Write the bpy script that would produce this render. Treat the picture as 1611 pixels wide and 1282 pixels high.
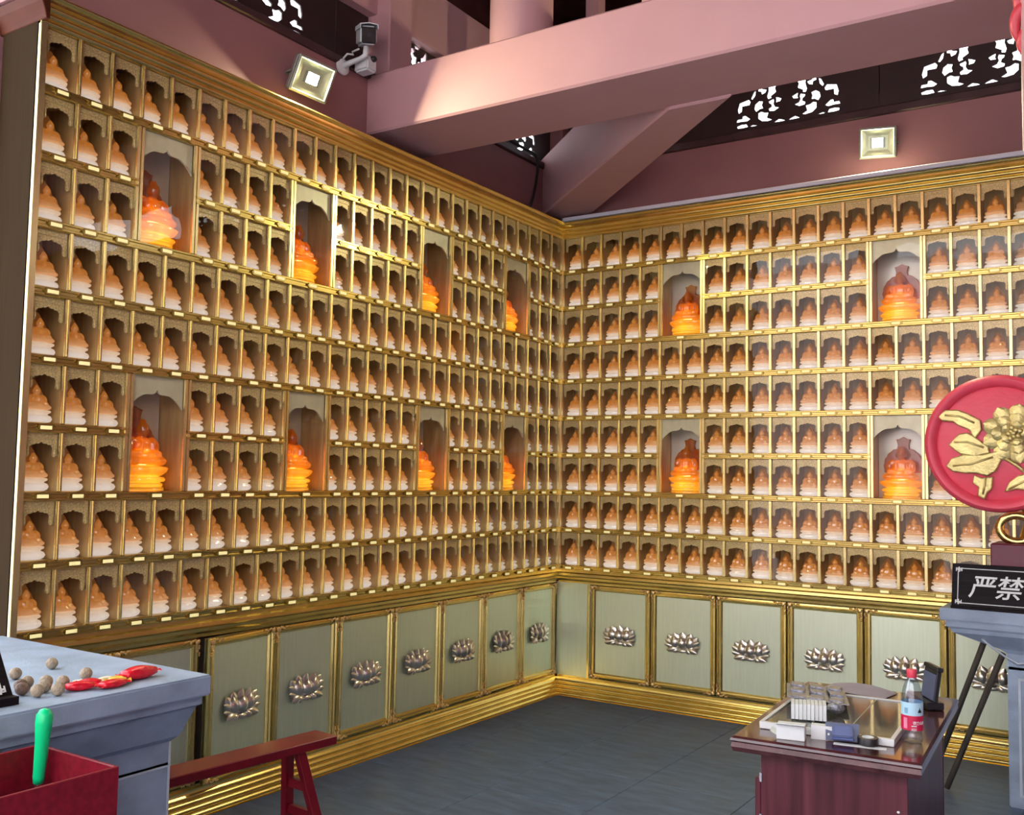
import bpy, bmesh, math, random
from mathutils import Vector, Matrix, Euler
random.seed(7)
sc = bpy.context.scene
for o in list(bpy.data.objects):
    bpy.data.objects.remove(o)
COL = sc.collection
PI = math.pi
R = math.radians

# ------------------------------------------------------------------ camera, sky, light, exposure
cam_d = bpy.data.cameras.new('camera')
cam = bpy.data.objects.new('camera', cam_d)
COL.objects.link(cam)
cam_d.sensor_width = 36.0
cam_d.lens = 34.756
cam_d.clip_start = 0.05
cam_d.clip_end = 200
CF = Vector((-0.547, 0.834, 0.069)).normalized()
CR = Vector((0.837, 0.548, 0.018))
CR = (CR - CF * CR.dot(CF)).normalized()
CU = CR.cross(CF)
M = Matrix((CR, CU, -CF)).transposed().to_4x4()
M.translation = Vector((3.905, -6.641, 1.655))
cam.matrix_world = M
sc.camera = cam

world = bpy.data.worlds.new('overcast_sky')
sc.world = world
world.use_nodes = True
wbg = world.node_tree.nodes['Background']
wbg.inputs['Color'].default_value = (0.90, 0.93, 1.0, 1)
wbg.inputs['Strength'].default_value = 3.0

sc.view_settings.view_transform = 'Standard'
sc.view_settings.look = 'None'
sc.view_settings.gamma = 1
sc.view_settings.use_curve_mapping = False
sc.view_settings.exposure = 0.75
cy = sc.cycles
cy.use_denoising = True
cy.max_bounces = 6
cy.diffuse_bounces = 3
cy.use_adaptive_sampling = True
cy.adaptive_threshold = 0.1
cy.adaptive_min_samples = 16
cy.glossy_bounces = 4
cy.transmission_bounces = 6
cy.transparent_max_bounces = 14
cy.caustics_reflective = False
cy.caustics_refractive = False
cy.sample_clamp_indirect = 4.0

# ------------------------------------------------------------------ materials
def nd(nt, t, **kw):
    n = nt.nodes.new(t)
    for k, v in kw.items():
        setattr(n, k, v)
    return n

def coords(nt, scale=(1, 1, 1), gen='Object'):
    tc = nd(nt, 'ShaderNodeTexCoord')
    mp = nd(nt, 'ShaderNodeMapping')
    mp.inputs['Scale'].default_value = scale
    nt.links.new(tc.outputs[gen], mp.inputs['Vector'])
    return mp.outputs['Vector']

def mat(name, col, metal=0.0, rough=0.5, var=0.12, scale=(8, 8, 8), bump=0.0, bscale=None, coat=0.0, rvar=0.0, spec=0.5, detail=4):
    m = bpy.data.materials.new(name)
    m.use_nodes = True
    nt = m.node_tree
    p = nt.nodes['Principled BSDF']
    p.inputs['Metallic'].default_value = metal
    p.inputs['Roughness'].default_value = rough
    p.inputs['Specular IOR Level'].default_value = spec
    if coat:
        p.inputs['Coat Weight'].default_value = coat
        p.inputs['Coat Roughness'].default_value = 0.08
    v = coords(nt, scale)
    nz = nd(nt, 'ShaderNodeTexNoise')
    nz.inputs['Scale'].default_value = 1.0
    nz.inputs['Detail'].default_value = detail
    nt.links.new(v, nz.inputs['Vector'])
    rp = nd(nt, 'ShaderNodeValToRGB')
    rp.color_ramp.elements[0].position = 0.3
    rp.color_ramp.elements[1].position = 0.7
    rp.color_ramp.elements[0].color = tuple(max(0, c * (1 - var)) for c in col) + (1,)
    rp.color_ramp.elements[1].color = tuple(min(1, c * (1 + var)) for c in col) + (1,)
    nt.links.new(nz.outputs['Fac'], rp.inputs['Fac'])
    nt.links.new(rp.outputs['Color'], p.inputs['Base Color'])
    if rvar:
        mr = nd(nt, 'ShaderNodeMapRange')
        mr.inputs['To Min'].default_value = max(0.02, rough - rvar)
        mr.inputs['To Max'].default_value = min(1, rough + rvar)
        nt.links.new(nz.outputs['Fac'], mr.inputs['Value'])
        nt.links.new(mr.outputs['Result'], p.inputs['Roughness'])
    if bump:
        n2 = nd(nt, 'ShaderNodeTexNoise')
        n2.inputs['Scale'].default_value = 1.0
        n2.inputs['Detail'].default_value = 6
        nt.links.new(coords(nt, bscale or tuple(s * 6 for s in scale)), n2.inputs['Vector'])
        b = nd(nt, 'ShaderNodeBump')
        b.inputs['Strength'].default_value = bump
        b.inputs['Distance'].default_value = 0.01
        nt.links.new(n2.outputs['Fac'], b.inputs['Height'])
        nt.links.new(b.outputs['Normal'], p.inputs['Normal'])
    return m

def crystal(name, col, trans=0.55, clear=0.0, gloss=0.12, glow=0.0, gcol=(1, 1, 1), low=None, z0=0.0, z1=1.0, gw=0.08):
    m = bpy.data.materials.new(name)
    m.use_nodes = True
    nt = m.node_tree
    nt.nodes.remove(nt.nodes['Principled BSDF'])
    out = nt.nodes['Material Output']
    v = coords(nt, (40, 40, 40))
    nz = nd(nt, 'ShaderNodeTexNoise')
    nz.inputs['Scale'].default_value = 1.0
    nt.links.new(v, nz.inputs['Vector'])
    rp = nd(nt, 'ShaderNodeValToRGB')
    rp.color_ramp.elements[0].color = tuple(c * 0.8 for c in col) + (1,)
    rp.color_ramp.elements[1].color = tuple(min(1, c * 1.15) for c in col) + (1,)
    nt.links.new(nz.outputs['Fac'], rp.inputs['Fac'])
    csock = rp.outputs['Color']
    if low:     # pale foot: two-tone glass plus LED glow from below, painted by height
        tc = nd(nt, 'ShaderNodeTexCoord')
        sp = nd(nt, 'ShaderNodeSeparateXYZ')
        nt.links.new(tc.outputs['Object'], sp.inputs[0])
        mr = nd(nt, 'ShaderNodeMapRange')
        mr.inputs['From Min'].default_value = z0
        mr.inputs['From Max'].default_value = z1
        nt.links.new(sp.outputs['Z'], mr.inputs['Value'])
        mx = nd(nt, 'ShaderNodeMix', data_type='RGBA')
        mx.inputs['A'].default_value = low + (1,)
        nt.links.new(mr.outputs['Result'], mx.inputs['Factor'])
        nt.links.new(csock, mx.inputs['B'])
        csock = mx.outputs['Result']
    d = nd(nt, 'ShaderNodeBsdfDiffuse')
    t = nd(nt, 'ShaderNodeBsdfTranslucent')
    tr = nd(nt, 'ShaderNodeBsdfTransparent')
    g = nd(nt, 'ShaderNodeBsdfGlossy')
    g.inputs['Roughness'].default_value = gloss
    tr.inputs['Color'].default_value = tuple(min(1, c * 0.5 + 0.5) for c in col) + (1,)
    for s in (d, t):
        nt.links.new(csock, s.inputs['Color'])
    def mix(f, a, b):
        x = nd(nt, 'ShaderNodeMixShader')
        x.inputs[0].default_value = f
        nt.links.new(a, x.inputs[1])
        nt.links.new(b, x.inputs[2])
        return x.outputs[0]
    s = mix(trans, d.outputs[0], t.outputs[0])
    if clear:
        s = mix(clear, s, tr.outputs[0])
    s = mix(gw, s, g.outputs[0])
    if glow:        # even emission stands in for LED light inside the crystal
        e = nd(nt, 'ShaderNodeEmission')
        e.inputs['Color'].default_value = gcol + (1,)
        e.inputs['Strength'].default_value = glow
        ad = nd(nt, 'ShaderNodeAddShader')
        if low:
            nt.links.new(csock, e.inputs['Color'])
        nt.links.new(s, ad.inputs[0])
        nt.links.new(e.outputs[0], ad.inputs[1])
        s = ad.outputs[0]
        m.cycles.emission_sampling = 'NONE'
    nt.links.new(s, out.inputs['Surface'])
    return m

def sheet_glass(name, f0=0.06, tint=(0.97, 0.98, 0.97), rough=0.015):
    m = bpy.data.materials.new(name)
    m.use_nodes = True
    nt = m.node_tree
    nt.nodes.remove(nt.nodes['Principled BSDF'])
    out = nt.nodes['Material Output']
    lw = nd(nt, 'ShaderNodeLayerWeight')
    lw.inputs['Blend'].default_value = 0.5
    pw = nd(nt, 'ShaderNodeMath', operation='POWER')
    pw.inputs[1].default_value = 5
    ml = nd(nt, 'ShaderNodeMath', operation='MULTIPLY_ADD')
    ml.inputs[1].default_value = 1 - f0
    ml.inputs[2].default_value = f0
    nt.links.new(lw.outputs['Facing'], pw.inputs[0])
    nt.links.new(pw.outputs[0], ml.inputs[0])
    tr = nd(nt, 'ShaderNodeBsdfTransparent')
    tr.inputs['Color'].default_value = tint + (1,)
    g = nd(nt, 'ShaderNodeBsdfGlossy')
    g.inputs['Roughness'].default_value = rough
    # slight waviness of the sheet
    nz = nd(nt, 'ShaderNodeTexNoise')
    nz.inputs['Scale'].default_value = 1.0
    nt.links.new(coords(nt, (3, 3, 3)), nz.inputs['Vector'])
    b = nd(nt, 'ShaderNodeBump')
    b.inputs['Strength'].default_value = 0.12
    b.inputs['Distance'].default_value = 0.02
    nt.links.new(nz.outputs['Fac'], b.inputs['Height'])
    nt.links.new(b.outputs['Normal'], g.inputs['Normal'])
    x = nd(nt, 'ShaderNodeMixShader')
    nt.links.new(ml.outputs[0], x.inputs[0])
    nt.links.new(tr.outputs[0], x.inputs[1])
    nt.links.new(g.outputs[0], x.inputs[2])
    nt.links.new(x.outputs[0], out.inputs['Surface'])
    return m

def lamp_mat(name, col, strength):
    m = bpy.data.materials.new(name)
    m.use_nodes = True
    nt = m.node_tree
    p = nt.nodes['Principled BSDF']
    p.inputs['Base Color'].default_value = col + (1,)
    p.inputs['Emission Color'].default_value = col + (1,)
    p.inputs['Emission Strength'].default_value = strength
    return m

def wood(name, c1, c2, scale=(3, 3, 30), rough=0.3, coat=0.0, spec=0.5):
    m = bpy.data.materials.new(name)
    m.use_nodes = True
    nt = m.node_tree
    p = nt.nodes['Principled BSDF']
    p.inputs['Roughness'].default_value = rough
    p.inputs['Specular IOR Level'].default_value = spec
    if coat:
        p.inputs['Coat Weight'].default_value = coat
        p.inputs['Coat Roughness'].default_value = 0.06
    v = coords(nt, scale)
    nz = nd(nt, 'ShaderNodeTexNoise')
    nz.inputs['Scale'].default_value = 1.0
    nz.inputs['Detail'].default_value = 6
    nz.inputs['Distortion'].default_value = 0.6
    nt.links.new(v, nz.inputs['Vector'])
    rp = nd(nt, 'ShaderNodeValToRGB')
    rp.color_ramp.elements[0].position = 0.35
    rp.color_ramp.elements[1].position = 0.68
    rp.color_ramp.elements[0].color = c1 + (1,)
    rp.color_ramp.elements[1].color = c2 + (1,)
    nt.links.new(nz.outputs['Fac'], rp.inputs['Fac'])
    nt.links.new(rp.outputs['Color'], p.inputs['Base Color'])
    return m

GOLD = mat('gold_trim', (0.86, 0.66, 0.22), 0.92, 0.24, 0.08, (5, 5, 5), rvar=0.05)
GOLD_DIV = mat('gold_divider', (0.96, 0.79, 0.36), 0.88, 0.26, 0.06, (5, 5, 5))
GOLD_BAR = mat('gold_shelf_bar', (0.66, 0.50, 0.15), 0.92, 0.25, 0.12, (3, 3, 3), rvar=0.06)
PLATE = lamp_mat('pale_yellow_plate_added_glow', (1.0, 0.88, 0.40), 0.30)  # even glow added to brighten the plate face
PLATE.cycles.emission_sampling = 'NONE'
PLATE_RIM = mat('plate_rim_gold', (0.42, 0.31, 0.09), 0.9, 0.3, 0.08)
ARCH = mat('carved_beige_gold', (0.74, 0.55, 0.23), 0.2, 0.36, 0.28, (160, 160, 160), detail=1)
ARCH_BIG = mat('cream_arch_board', (0.74, 0.68, 0.44), 0.2, 0.38, 0.06, (20, 20, 20))
CELL = mat('cell_lining_bronze', (0.50, 0.32, 0.12), 0.35, 0.38, 0.15, (40, 40, 4))
CELL_BACK = mat('cell_back_tan', (0.60, 0.41, 0.15), 0.25, 0.4, 0.1, (30, 30, 6))
NICHE_BACK = mat('niche_back_grey_cream', (0.70, 0.66, 0.54), 0.3, 0.3, 0.06)
CARCASS = mat('carcass_brown', (0.10, 0.07, 0.045), 0.0, 0.5, 0.15)
END_PANEL = mat('brushed_brown_panel', (0.036, 0.022, 0.010), 0.0, 0.8, 0.12, (120, 120, 3), spec=0.03)
COPPER = mat('copper_red_moulding', (0.085, 0.020, 0.007), 0.0, 0.6, 0.12, spec=0.15)
DOOR = mat('champagne_door_metal', (0.84, 0.92, 0.68), 0.85, 0.46, 0.03, (60, 60, 4))
LOTUS = mat('champagne_lotus_metal', (0.76, 0.72, 0.62), 0.9, 0.28, 0.06)
FIL = mat('filigree_gold', (0.85, 0.58, 0.26), 0.85, 0.28, 0.1)
AMBER = crystal('amber_crystal', (0.84, 0.37, 0.07), 0.45, gloss=0.09, glow=0.13, low=(0.97, 0.60, 0.29), z0=0.055, z1=0.095, gw=0.16)
AMBER_D = crystal('amber_crystal_aureole', (0.66, 0.28, 0.07), 0.5, gloss=0.15, glow=0.06, low=(0.80, 0.45, 0.22), z0=0.06, z1=0.12, gw=0.12)
CLEAR = crystal('lit_clear_crystal_base', (0.96, 0.66, 0.42), 0.5, gloss=0.08, glow=0.22, low=(1.0, 0.95, 0.90), z0=0.008, z1=0.058, gw=0.2)
BIG_AMBER = crystal('deep_amber_glaze', (0.95, 0.30, 0.02), 0.5, gloss=0.10, low=(1.0, 0.60, 0.06), z0=0.03, z1=0.22, gw=0.13)  # height ramp paints the LED light fading to red upwards
BIG_AUREOLE = crystal('dark_amber_aureole', (0.85, 0.24, 0.03), 0.6)
GLASS = sheet_glass('cabinet_glass', 0.04)
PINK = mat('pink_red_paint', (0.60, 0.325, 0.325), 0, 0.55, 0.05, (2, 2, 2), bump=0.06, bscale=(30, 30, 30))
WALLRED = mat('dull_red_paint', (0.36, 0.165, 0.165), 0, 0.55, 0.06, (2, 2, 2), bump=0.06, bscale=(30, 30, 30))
DARKWOOD = mat('dark_lattice_wood', (0.035, 0.016, 0.014), 0, 0.5, 0.2)
LEDGE = mat('dark_ledge_wood', (0.06, 0.025, 0.025), 0, 0.45, 0.2)
CEIL = mat('dark_red_ceiling_boards', (0.06, 0.018, 0.018), 0, 0.8, 0.2, spec=0.1)
WHITE_STRIP = mat('white_plastic_strip', (0.80, 0.80, 0.86), 0, 0.4, 0.03)
TILE = mat('dark_slate_tile', (0.105, 0.160, 0.255), 0, 0.5, 0.35, (4, 14, 4), bump=0.08, bscale=(40, 40, 40), rvar=0.1, detail=8)
GROUT = mat('pale_grout', (0.20, 0.22, 0.24), 0, 0.8, 0.1)
STONE = mat('blue_grey_stone', (0.30, 0.38, 0.49), 0, 0.5, 0.22, (6, 6, 9), bump=0.15, bscale=(90, 90, 90), detail=8)
STONE_LINE = mat('pale_stone_edge', (0.50, 0.57, 0.63), 0, 0.6, 0.1)
RED_PAINT = mat('dark_red_lacquer', (0.20, 0.006, 0.016), 0, 0.34, 0.15, (6, 6, 6), spec=0.3)
RED_BOX = mat('red_painted_metal', (0.21, 0.008, 0.020), 0, 0.42, 0.2, (60, 60, 60), spec=0.3)
MAHOG = wood('mahogany_panel', (0.060, 0.012, 0.018), (0.14, 0.034, 0.045), (18, 18, 1.2), 0.34, spec=0.3)
MAHOG_TOP = wood('mahogany_top', (0.055, 0.014, 0.016), (0.10, 0.03, 0.03), (14, 1.5, 14), 0.16, coat=0.4)
BLACK = mat('black_plastic', (0.015, 0.015, 0.018), 0, 0.35, 0.1)
WHITE = mat('white_paper', (0.78, 0.82, 0.80), 0, 0.6, 0.03)
WHITE_P = mat('white_plastic', (0.75, 0.77, 0.75), 0, 0.35, 0.03)
LILAC = mat('grey_lilac_paper', (0.36, 0.32, 0.38), 0, 0.7, 0.05)
BLUE = mat('navy_blue_plastic', (0.05, 0.08, 0.24), 0, 0.35, 0.1)
SLATE = mat('slate_blue_card', (0.10, 0.12, 0.20), 0, 0.5, 0.1)
SILVER = mat('silver_blister', (0.30, 0.31, 0.36), 0.6, 0.3, 0.35, (60, 60, 60), bump=0.6, bscale=(90, 90, 90))
CAP_RED = mat('red_bottle_cap', (0.75, 0.06, 0.10), 0, 0.4, 0.05)
LABEL_RED = mat('crimson_label', (0.62, 0.012, 0.07), 0, 0.4, 0.05)
LABEL_BLUE = mat('pale_blue_label', (0.48, 0.74, 0.86), 0, 0.4, 0.05)
PET = sheet_glass('clear_bottle_plastic', 0.16, (0.80, 0.88, 0.96), 0.12)
DISC_RED = mat('coral_red_lacquer', (0.86, 0.085, 0.135), 0, 0.42, 0.06, (5, 5, 5), bump=0.15, bscale=(40, 40, 40))
FLOWER_GOLD = mat('antique_gold_leaf', (0.72, 0.60, 0.24), 0.65, 0.36, 0.25, (14, 14, 14), bump=0.4, bscale=(70, 70, 70))
PLINTH_RED = mat('maroon_lacquer', (0.13, 0.01, 0.03), 0, 0.3, 0.1)
BRASS = mat('polished_brass', (0.80, 0.55, 0.20), 1, 0.15, 0.05)
SIGN = wood('black_sign_wood', (0.005, 0.003, 0.004), (0.014, 0.009, 0.011), (3, 3, 60), 0.5, spec=0.12)
GREEN = mat('bright_green_plastic', (0.0, 0.72, 0.26), 0, 0.35, 0.03)
STEEL = mat('steel', (0.7, 0.7, 0.72), 1, 0.25, 0.05)
NUT = mat('walnut_shell_pale', (0.40, 0.31, 0.21), 0, 0.6, 0.25, (40, 40, 40), bump=0.6, bscale=(120, 120, 120))
NUT_D = mat('walnut_shell_brown', (0.20, 0.12, 0.08), 0, 0.6, 0.25, (40, 40, 40), bump=0.6, bscale=(120, 120, 120))
CANDY = mat('red_candy_wrapper', (0.75, 0.01, 0.03), 0.1, 0.2, 0.2, (40, 40, 40), bump=0.4, bscale=(80, 80, 80))
CANDY_Y = mat('yellow_candy_wrapper', (0.95, 0.55, 0.08), 0.1, 0.25, 0.1)
CREAM = mat('cream_wrapper', (0.85, 0.78, 0.58), 0, 0.35, 0.05)
CAMW = mat('camera_white_shell', (0.75, 0.78, 0.76), 0, 0.35, 0.03)
LENS = mat('camera_dark_glass', (0.012, 0.02, 0.018), 0, 0.1, 0.05)
FLOOD_CASE = mat('flood_grey_case', (0.30, 0.32, 0.26), 0.3, 0.4, 0.05)
FLOOD_REFL = mat('flood_reflector', (0.55, 0.58, 0.40), 0.5, 0.35, 0.05)
CHIP = lamp_mat('flood_led_chip', (1.0, 0.93, 0.60), 2100.0)
SPOTCHIP = lamp_mat('spot_led_chip', (0.80, 0.88, 1.0), 40.0)
POLE = wood('dark_pole_wood', (0.03, 0.025, 0.02), (0.09, 0.075, 0.055), (10, 10, 2), 0.45)
RUBBER = mat('black_cable', (0.012, 0.012, 0.014), 0, 0.5, 0.1)
PAVE = mat('pale_courtyard_paving', (0.66, 0.66, 0.65), 0, 0.8, 0.1)
RED_CARVE = mat('red_carved_paint', (0.62, 0.05, 0.07), 0, 0.35, 0.1)

# ------------------------------------------------------------------ mesh helpers
class MB:
    """collects faces for one mesh"""
    def __init__(s):
        s.v, s.f, s.m = [], [], []
    def add(s, vs, fs, mi=0):
        b = len(s.v)
        s.v += [tuple(v) for v in vs]
        s.f += [tuple(b + i for i in f) for f in fs]
        s.m += [mi] * len(fs)
        return s
    def box(s, x0, x1, y0, y1, z0, z1, mi=0):
        vs = [(x, y, z) for x in (x0, x1) for y in (y0, y1) for z in (z0, z1)]
        return s.add(vs, [(0, 1, 3, 2), (4, 6, 7, 5), (0, 4, 5, 1), (2, 3, 7, 6), (0, 2, 6, 4), (1, 5, 7, 3)], mi)
    def prism(s, pts, a0, a1, axis='y', mi=0):
        """polygon pts extruded along axis: y -> pts are (x,z); x -> pts are (y,z); z -> pts are (x,y)"""
        n = len(pts)
        def P(p, a):
            return {'y': (p[0], a, p[1]), 'x': (a, p[0], p[1]), 'z': (p[0], p[1], a)}[axis]
        vs = [P(p, a0) for p in pts] + [P(p, a1) for p in pts]
        fs = [tuple(range(n)), tuple(range(2 * n - 1, n - 1, -1))]
        fs += [((i + 1) % n, i, n + i, n + (i + 1) % n) for i in range(n)]
        return s.add(vs, fs, mi)
    def lathe(s, prof, seg=24, cx=0, cy=0, sx=1, sy=1, mod=None, cap=True, mi=0):
        vs, fs = [], []
        for k, (r, z) in enumerate(prof):
            for i in range(seg):
                a = 2 * PI * i / seg
                rr = r * (mod(a, k) if mod else 1)
                vs.append((cx + rr * math.cos(a) * sx, cy + rr * math.sin(a) * sy, z))
        for k in range(len(prof) - 1):
            for i in range(seg):
                j = (i + 1) % seg
                fs.append((k * seg + i, k * seg + j, (k + 1) * seg + j, (k + 1) * seg + i))
        if cap:
            fs.append(tuple(range(seg - 1, -1, -1)))
            fs.append(tuple(range((len(prof) - 1) * seg, len(prof) * seg)))
        return s.add(vs, fs, mi)
    def tube(s, pts, rad, seg=8, mi=0, cap=True):
        pts = [Vector(p) for p in pts]
        n = len(pts)
        rads = rad if isinstance(rad, (list, tuple)) else [rad] * n
        vs, fs = [], []
        prev = None
        for i, p in enumerate(pts):
            t = (pts[min(i + 1, n - 1)] - pts[max(i - 1, 0)]).normalized()
            u = prev - t * prev.dot(t) if prev is not None else t.orthogonal()
            u = u.normalized() if u.length > 1e-6 else t.orthogonal().normalized()
            prev = u
            w = t.cross(u)
            for k in range(seg):
                a = 2 * PI * k / seg
                vs.append(p + (u * math.cos(a) + w * math.sin(a)) * rads[i])
        for i in range(n - 1):
            for k in range(seg):
                j = (k + 1) % seg
                fs.append((i * seg + k, i * seg + j, (i + 1) * seg + j, (i + 1) * seg + k))
        if cap:
            fs.append(tuple(range(seg - 1, -1, -1)))
            fs.append(tuple(range((n - 1) * seg, n * seg)))
        return s.add(vs, fs, mi)
    def ball(s, c, r, seg=12, rings=8, mi=0):
        rx, ry, rz = r if isinstance(r, (tuple, list)) else (r, r, r)
        vs = [(c[0], c[1], c[2] - rz)]
        fs = []
        for k in range(1, rings):
            a = -PI / 2 + PI * k / rings
            for i in range(seg):
                b = 2 * PI * i / seg
                vs.append((c[0] + rx * math.cos(a) * math.cos(b), c[1] + ry * math.cos(a) * math.sin(b), c[2] + rz * math.sin(a)))
        vs.append((c[0], c[1], c[2] + rz))
        for i in range(seg):
            j = (i + 1) % seg
            fs.append((0, 1 + j, 1 + i))
            for k in range(rings - 2):
                fs.append((1 + k * seg + i, 1 + k * seg + j, 1 + (k + 1) * seg + j, 1 + (k + 1) * seg + i))
            fs.append((1 + (rings - 2) * seg + i, 1 + (rings - 2) * seg + j, len(vs) - 1))
        return s.add(vs, fs, mi)
    def frame(s, x0, x1, z0, z1, prof, mi=0):
        """rectangular mitred frame in the xz plane; prof = [(inset, y)]"""
        vs, fs = [], []
        for ins, y in prof:
            vs += [(x0 + ins, y, z0 + ins), (x1 - ins, y, z0 + ins), (x1 - ins, y, z1 - ins), (x0 + ins, y, z1 - ins)]
        for k in range(len(prof) - 1):
            for i in range(4):
                j = (i + 1) % 4
                fs.append((k * 4 + i, k * 4 + j, (k + 1) * 4 + j, (k + 1) * 4 + i))
        return s.add(vs, fs, mi)
    def xf(s, mtx, start=0):
        for i in range(start, len(s.v)):
            s.v[i] = tuple(mtx @ Vector(s.v[i]))
        return s
    def mesh(s, name, mats, smooth=False, bevel=0.0, bseg=1):
        me = bpy.data.meshes.new(name)
        me.from_pydata(s.v, [], s.f)
        for m in (mats if isinstance(mats, (list, tuple)) else [mats]):
            me.materials.append(m)
        me.polygons.foreach_set('material_index', s.m)
        bm = bmesh.new()
        bm.from_mesh(me)
        bmesh.ops.recalc_face_normals(bm, faces=bm.faces)
        if bevel:
            es = [e for e in bm.edges if len(e.link_faces) == 2 and e.calc_face_angle(0) > 0.6]
            bmesh.ops.bevel(bm, geom=es, offset=bevel, segments=bseg, affect='EDGES', clamp_overlap=True)
        bm.to_mesh(me)
        bm.free()
        if smooth:
            me.polygons.foreach_set('use_smooth', [True] * len(me.polygons))
            if smooth != 'all':
                try:
                    me.set_sharp_from_angle(angle=R(38))
                except Exception:
                    pass
        me.update()
        return me

def link(name, data, parent=None, loc=(0, 0, 0), rot=(0, 0, 0), scale=(1, 1, 1)):
    o = bpy.data.objects.new(name, data)
    COL.objects.link(o)
    o.location = loc
    o.rotation_euler = rot
    o.scale = scale
    if parent is not None:
        o.parent = parent
    return o

def tag(o, label=None, cat=None, group=None, kind=None):
    if label:
        o['label'] = label
    if cat:
        o['category'] = cat
    if group:
        o['group'] = group
    if kind:
        o['kind'] = kind
    return o

def thing(name, label, cat, loc=(0, 0, 0), rotz=0.0, group=None, kind=None):
    return tag(link(name, None, None, loc, (0, 0, rotz)), label, cat, group, kind)

def part(name, mb, mats, parent, loc=(0, 0, 0), rot=(0, 0, 0), smooth=False, bevel=0.0, bseg=1):
    return link(name, mb.mesh(name, mats, smooth, bevel, bseg), parent, loc, rot)

def struct(name, mb, mats, label, cat, smooth=False, bevel=0.0):
    return tag(part(name, mb, mats, None, smooth=smooth, bevel=bevel), label, cat, None, 'structure')

ORD = ['zeroth', 'first', 'second', 'third', 'fourth', 'fifth', 'sixth', 'seventh', 'eighth', 'ninth', 'tenth', 'eleventh', 'twelfth',
       'thirteenth', 'fourteenth', 'fifteenth', 'sixteenth', 'seventeenth', 'eighteenth', 'nineteenth', 'twentieth', 'twenty-first',
       'twenty-second', 'twenty-third', 'twenty-fourth', 'twenty-fifth', 'twenty-sixth', 'twenty-seventh', 'twenty-eighth']

# ------------------------------------------------------------------ floor, walls, ceiling, beams
fl = struct('floor', MB().box(-0.5, 9.0, -9.0, 0.6, -0.12, -0.004), GROUT, 'dark slate tiled floor with thin pale joints', 'floor')
tile_me = MB().box(-0.2985, 0.2985, -0.2985, 0.2985, -0.03, 0.0).mesh('floor_tile', TILE, bevel=0.002)
for i in range(-1, 14):
    for j in range(-11, 4):
        x = 0.586 + 0.6 * i
        y = -1.89 + 0.6 * j
        if -0.2 < x < 8.6 and -8.6 < y < 0.3:
            link('floor_tile', tile_me, fl, (x, y, 0), (0, 0, random.choice((0, PI))))
struct('courtyard_ground', MB().box(-30, 40, -60, -9.0, -0.3, -0.05), PAVE, 'pale grey courtyard paving outside the hall', 'ground')

mb = MB().prism([(-0.45, 0), (-0.29, 0), (-0.29, 3.66), (-0.10, 3.66), (-0.10, 4.06), (-0.26, 4.06), (-0.26, 3.72), (-0.45, 3.72)], -4.40, 0.30, 'y')
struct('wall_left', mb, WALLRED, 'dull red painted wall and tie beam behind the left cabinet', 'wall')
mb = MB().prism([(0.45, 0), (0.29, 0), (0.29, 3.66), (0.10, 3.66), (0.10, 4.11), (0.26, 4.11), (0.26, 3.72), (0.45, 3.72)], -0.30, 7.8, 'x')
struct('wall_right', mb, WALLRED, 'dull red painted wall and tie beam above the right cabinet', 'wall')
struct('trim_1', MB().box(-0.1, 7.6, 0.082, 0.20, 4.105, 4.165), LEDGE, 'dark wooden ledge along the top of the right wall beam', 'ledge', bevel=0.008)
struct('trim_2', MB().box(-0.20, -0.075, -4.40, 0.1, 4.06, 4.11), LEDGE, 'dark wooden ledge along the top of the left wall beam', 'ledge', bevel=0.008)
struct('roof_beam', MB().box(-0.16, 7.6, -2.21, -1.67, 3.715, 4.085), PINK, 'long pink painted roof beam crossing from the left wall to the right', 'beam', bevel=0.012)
# diagonal corner beam: from the wall corner to the back of the long beam
mb = MB()
b0, b1 = Vector((-0.16, -0.10)), Vector((1.66, -1.70))
c0, c1 = Vector((0.10, 0.16)), Vector((2.04, -1.70))
mb.prism([tuple(b0), tuple(b1), tuple(c1), tuple(c0)], 3.70, 4.16, 'z')
struct('corner_beam', mb, PINK, 'pink diagonal beam running from the room corner to the long beam', 'beam', bevel=0.01)
mb = MB().box(-0.2, 0.02, -2.16, -1.94, 4.085, 5.3)
struct('square_post', mb, PINK, 'pink square post on the long beam beside the security camera', 'post', bevel=0.008)
mb = MB().lathe([(0.185, 4.085), (0.185, 5.4)], 40, 0.84, -1.94)
struct('round_post', mb, PINK, 'thick round pink post standing on the long beam', 'post', smooth=True)
mb = MB().lathe([(0.185, 4.085), (0.185, 5.4)], 40, 1.82, -1.94)
struct('round_post', mb, PINK, 'second round pink post at the top edge above the long beam', 'post', smooth=True)
struct('upper_beam', MB().box(-0.26, -0.08, -4.4, 0.2, 4.485, 4.88), PINK, 'pink upper beam along the left wall above the carved lattice', 'beam', bevel=0.01)
struct('upper_beam', MB().box(-0.2, 7.6, 0.08, 0.26, 4.555, 4.95), PINK, 'upper beam along the right wall hidden behind the long beam', 'beam', bevel=0.01)
struct('corner_post', MB().box(0.70, 0.80, -0.93, -0.83, 4.15, 5.2), PINK, 'slim pink post standing on the diagonal corner beam', 'post', bevel=0.005)
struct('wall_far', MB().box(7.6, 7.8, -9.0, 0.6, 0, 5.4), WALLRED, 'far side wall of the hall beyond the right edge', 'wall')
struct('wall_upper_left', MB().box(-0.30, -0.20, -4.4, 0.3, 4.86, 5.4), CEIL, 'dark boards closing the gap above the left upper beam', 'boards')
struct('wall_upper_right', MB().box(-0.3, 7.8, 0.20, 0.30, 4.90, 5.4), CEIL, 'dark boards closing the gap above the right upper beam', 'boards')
struct('corner_pillar', MB().box(-0.28, -0.04, 0.04, 0.28, 3.70, 5.3), WALLRED, 'dull red pillar in the upper corner between the lattices', 'pillar')
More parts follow.
